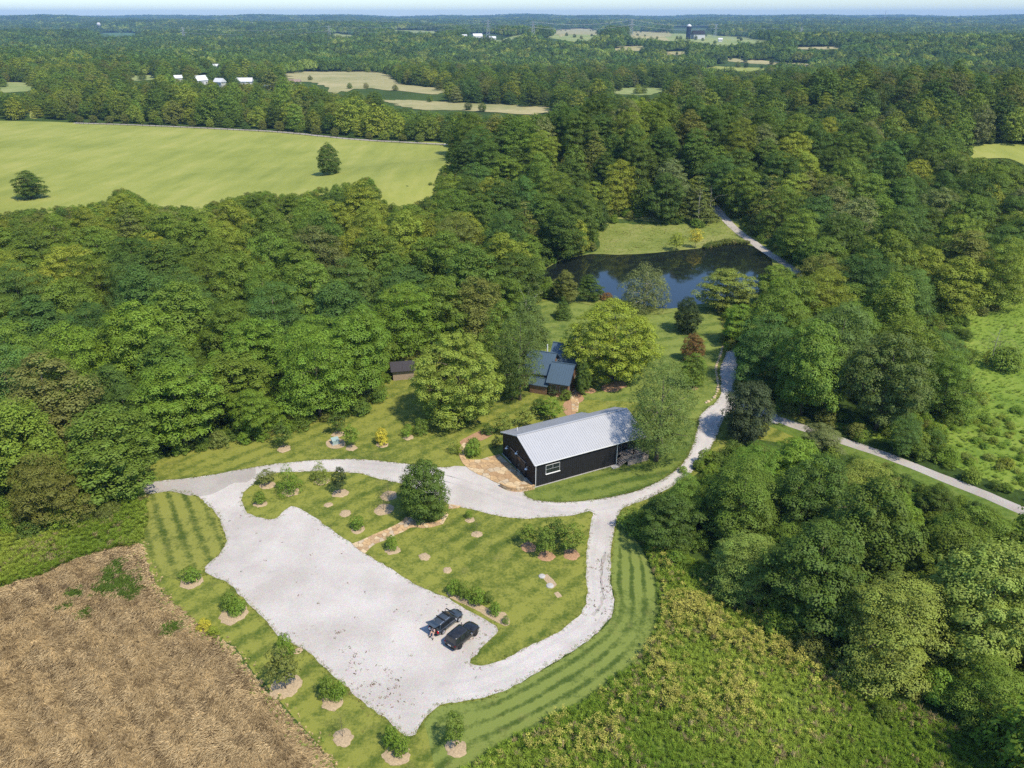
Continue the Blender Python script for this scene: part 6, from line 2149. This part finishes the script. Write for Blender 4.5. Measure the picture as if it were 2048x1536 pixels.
def meadow(name, line, n, label, gold=0.0, hs=1.0, base=((.10, .155, .025), (.16, .20, .04)), straw=.08, seed=1, leafy=.38):
    x, y = in_poly(line, n)
    ok = vis(x, y); x, y = x[ok], y[ok]
    nn = len(x)
    u = RNG.uniform(size=nn)
    g1 = smooth_noise(x, y, .22, seed); g2 = smooth_noise(x, y, .5, seed + 5)
    idx = np.where(u > leafy, RNG.integers(0, 4, nn), 4 + RNG.integers(0, 3, nn))
    f = np.clip(.5 + .35 * g1 + RNG.normal(0, .2, nn), 0, 1)[:, None]
    c = np.array(base[0]) * (1 - f) + np.array(base[1]) * f
    dry = RNG.uniform(size=nn) < straw * (1 + g2)
    c[dry] = np.array([.30, .245, .115]) * RNG.uniform(.7, 1.2, (dry.sum(), 1))
    s = hs * RNG.uniform(.75, 1.35, nn) * (1 + .15 * g2)
    if gold > 0:
        px, py, _ = PX(x, y, 0)
        zone = np.exp(-(((px - 1420) / 210) ** 2 + ((py - 1310) / 110) ** 2)) + .55 * np.exp(-(((px - 1130) / 130) ** 2 + ((py - 1500) / 60) ** 2)) + .35 * np.exp(-(((px - 1330) / 60) ** 2 + ((py - 1200) / 60) ** 2))
        um = RNG.uniform(size=nn) < gold * zone * (1 + .8 * g2)
        idx = np.where(um, 7 + RNG.integers(0, 4, nn), idx)
        c[um] = np.array([.40, .375, .085]) * RNG.uniform(.7, 1.25, (um.sum(), 1))
    rot = np.stack([RNG.normal(0, .08, nn), RNG.normal(0, .08, nn), RNG.uniform(0, 6.28, nn)], 1)
    scatter(name, np.stack([x, y, hgt(x, y)], 1), rot, np.stack([s, s, s], 1), idx, KIND, c, label, 'grass')


meadow('tall_weeds', WEED, 26000, 'tall green weeds with golden seed heads below the mown strip', leafy=.22, gold=.27, hs=.9, base=((.125, .21, .022), (.27, .35, .05)), straw=.10, seed=31)
meadow('tall_grass', GRASSW, 6000, 'tall green grass between the wood and the straw field', leafy=.08, hs=.9, base=((.15, .225, .025), (.27, .33, .05)), straw=.12, seed=41)
meadow('meadow_grass', MEAD, 9000, 'bright green meadow growth beyond the road', leafy=.1, hs=.6, base=((.15, .24, .026), (.25, .34, .045)), straw=.02, seed=51)
meadow('bank_grass', edge_line([(1195, 500), (1200, 462), (1218, 446), (1290, 436), (1340, 448), (1425, 446), (1440, 430), (1500, 486), (1440, 486), (1340, 500), (1240, 507)], True, 2, .1), 2200, 'long pale grass on the bank behind the pond', leafy=0, hs=.42, base=((.24, .31, .045), (.38, .40, .09)), straw=.12, seed=61)
# reeds at the end of the pond
meadow('reeds', edge_line([(1410, 492), (1450, 484), (1490, 486), (1496, 490), (1450, 491), (1412, 499)], True, 1, .1), 1800, 'reeds fringing the lane end of the pond', hs=1.3, base=((.09, .14, .03), (.18, .21, .05)), straw=.1, seed=71)

# shaggy grass edges along gravel, field and drive
EDGE = [np_mesh('edge_tuft', blades(12, .14, .03, .09, .03, 1.0, .3), 5, M_BLADE) for _ in range(3)]
ex = []
for ln, w in ((edge_line(LOT_PX, True, .25, .0), .22), (ISLE, .22), (edge_line(BARN_PX, True, .3, .0), .2)):
    for p in ln:
        for _ in range(2 if ln is not ISLE else 4):
            ex.append((p.x + RNG.normal(0, w), p.y + RNG.normal(0, w)))
ex = np.array(ex)
px, py, _ = PX(ex[:, 0], ex[:, 1], 0)
ok = ~((px > 905) & (px < 1050) & (py > 925) & (py < 985))
ex = ex[ok]
nn = len(ex)
f = RNG.uniform(0, 1, (nn, 1))
c = np.array([.12, .16, .03]) * (1 - f) + np.array([.28, .29, .075]) * f
s = RNG.uniform(.7, 1.5, nn)
scatter('verge_grass', np.concatenate([ex, np.full((nn, 1), .03)], 1), np.stack([np.zeros(nn), np.zeros(nn), RNG.uniform(0, 6.28, nn)], 1), np.stack([s, s, s], 1), RNG.integers(0, 3, nn), EDGE, c, 'ragged grass along the gravel edges', 'grass')
# dry strip of standing straw and weeds between field and lawn
bl = edge_line([(284, 1092), (303, 1152), (342, 1208), (398, 1256), (466, 1296), (506, 1352), (558, 1412), (610, 1470), (676, 1545)], False, .3, 0)
ex = np.array([(p.x + RNG.normal(-.3, .7), p.y + RNG.normal(-.2, .45)) for p in bl for _ in range(5)])
nn = len(ex)
dry = RNG.uniform(size=nn) < .6
c = np.where(dry[:, None], np.array([.66, .49, .26]), np.array([.25, .33, .06])) * RNG.uniform(.75, 1.25, (nn, 1))
s = RNG.uniform(.22, .45, nn)
scatter('field_margin', np.concatenate([ex, np.full((nn, 1), .02)], 1), np.stack([np.zeros(nn), np.zeros(nn), RNG.uniform(0, 6.28, nn)], 1), np.stack([s, s, s], 1), RNG.integers(0, 5, nn), KIND, c, 'straw-coloured grass margin between the brown field and the lawn', 'grass')

# dead leaves and clods lying on the gravel
def clod():
    p = np.stack([RNG.normal(0, .12, 7), RNG.normal(0, .12, 7), RNG.uniform(.01, .05, 7)], 1)
    return leaves_at(p, np.array([0, 0, 1.0]) + unit(7) * .6, .12, .09)


CL = [np_mesh('dead_leaf', clod(), 4, M_BLADE) for _ in range(3)]
ex = []
for (px, py, sp, k) in [(676, 1268, .25, 14), (696, 1293, .35, 9), (712, 1310, .4, 9), (705, 1345, 1.2, 16), (755, 1375, 2.2, 60), (790, 1400, 1.8, 40), (735, 1345, 1.8, 26), (890, 1205, 1.2, 14), (850, 1190, 1.5, 12), (800, 1230, 2.0, 10), (960, 1270, .6, 12), (950, 1292, 1.0, 10), (640, 1180, 4, 14), (700, 1240, 4, 12), (1200, 1130, .6, 22), (1203, 1180, .5, 26), (1195, 1215, .6, 20), (930, 1370, 3, 12), (520, 1100, 4, 10), (640, 1075, 3, 8), (470, 1030, 2, 16)]:
    q = G(px, py)
    ex += [(q.x + RNG.normal(0, sp), q.y + RNG.normal(0, sp * 1.3)) for _ in range(int(k * .6))]
ex = np.array(ex); nn = len(ex)
c = np.array([.16, .105, .065]) * RNG.uniform(.5, 1.6, (nn, 1))
s = RNG.uniform(.4, 1.2, nn)
scatter('leaf_litter', np.concatenate([ex, np.full((nn, 1), .032)], 1), np.stack([np.zeros(nn), np.zeros(nn), RNG.uniform(0, 6.28, nn)], 1), np.stack([s, s, s], 1), RNG.integers(0, 3, nn), CL, c, 'dead leaves and clods scattered over the gravel', 'leaf litter')

# ================================================================== HAZE
g = NG('haze_air')
pv = g.n('ShaderNodeVolumePrincipled')
pv.inputs['Color'].default_value = (0.34, 0.60, 1.0, 1)
pv.inputs['Density'].default_value = 7.0e-5
pv.inputs['Anisotropy'].default_value = 0.0
g.l(pv.outputs[0], g.out.inputs['Volume'])
hz = MB().box((0, 0, 52), (32000, 32000, 190)).build('haze', g.m)
hz['kind'] = 'stuff'
hz['label'] = 'thin blue summer haze over the far woods'
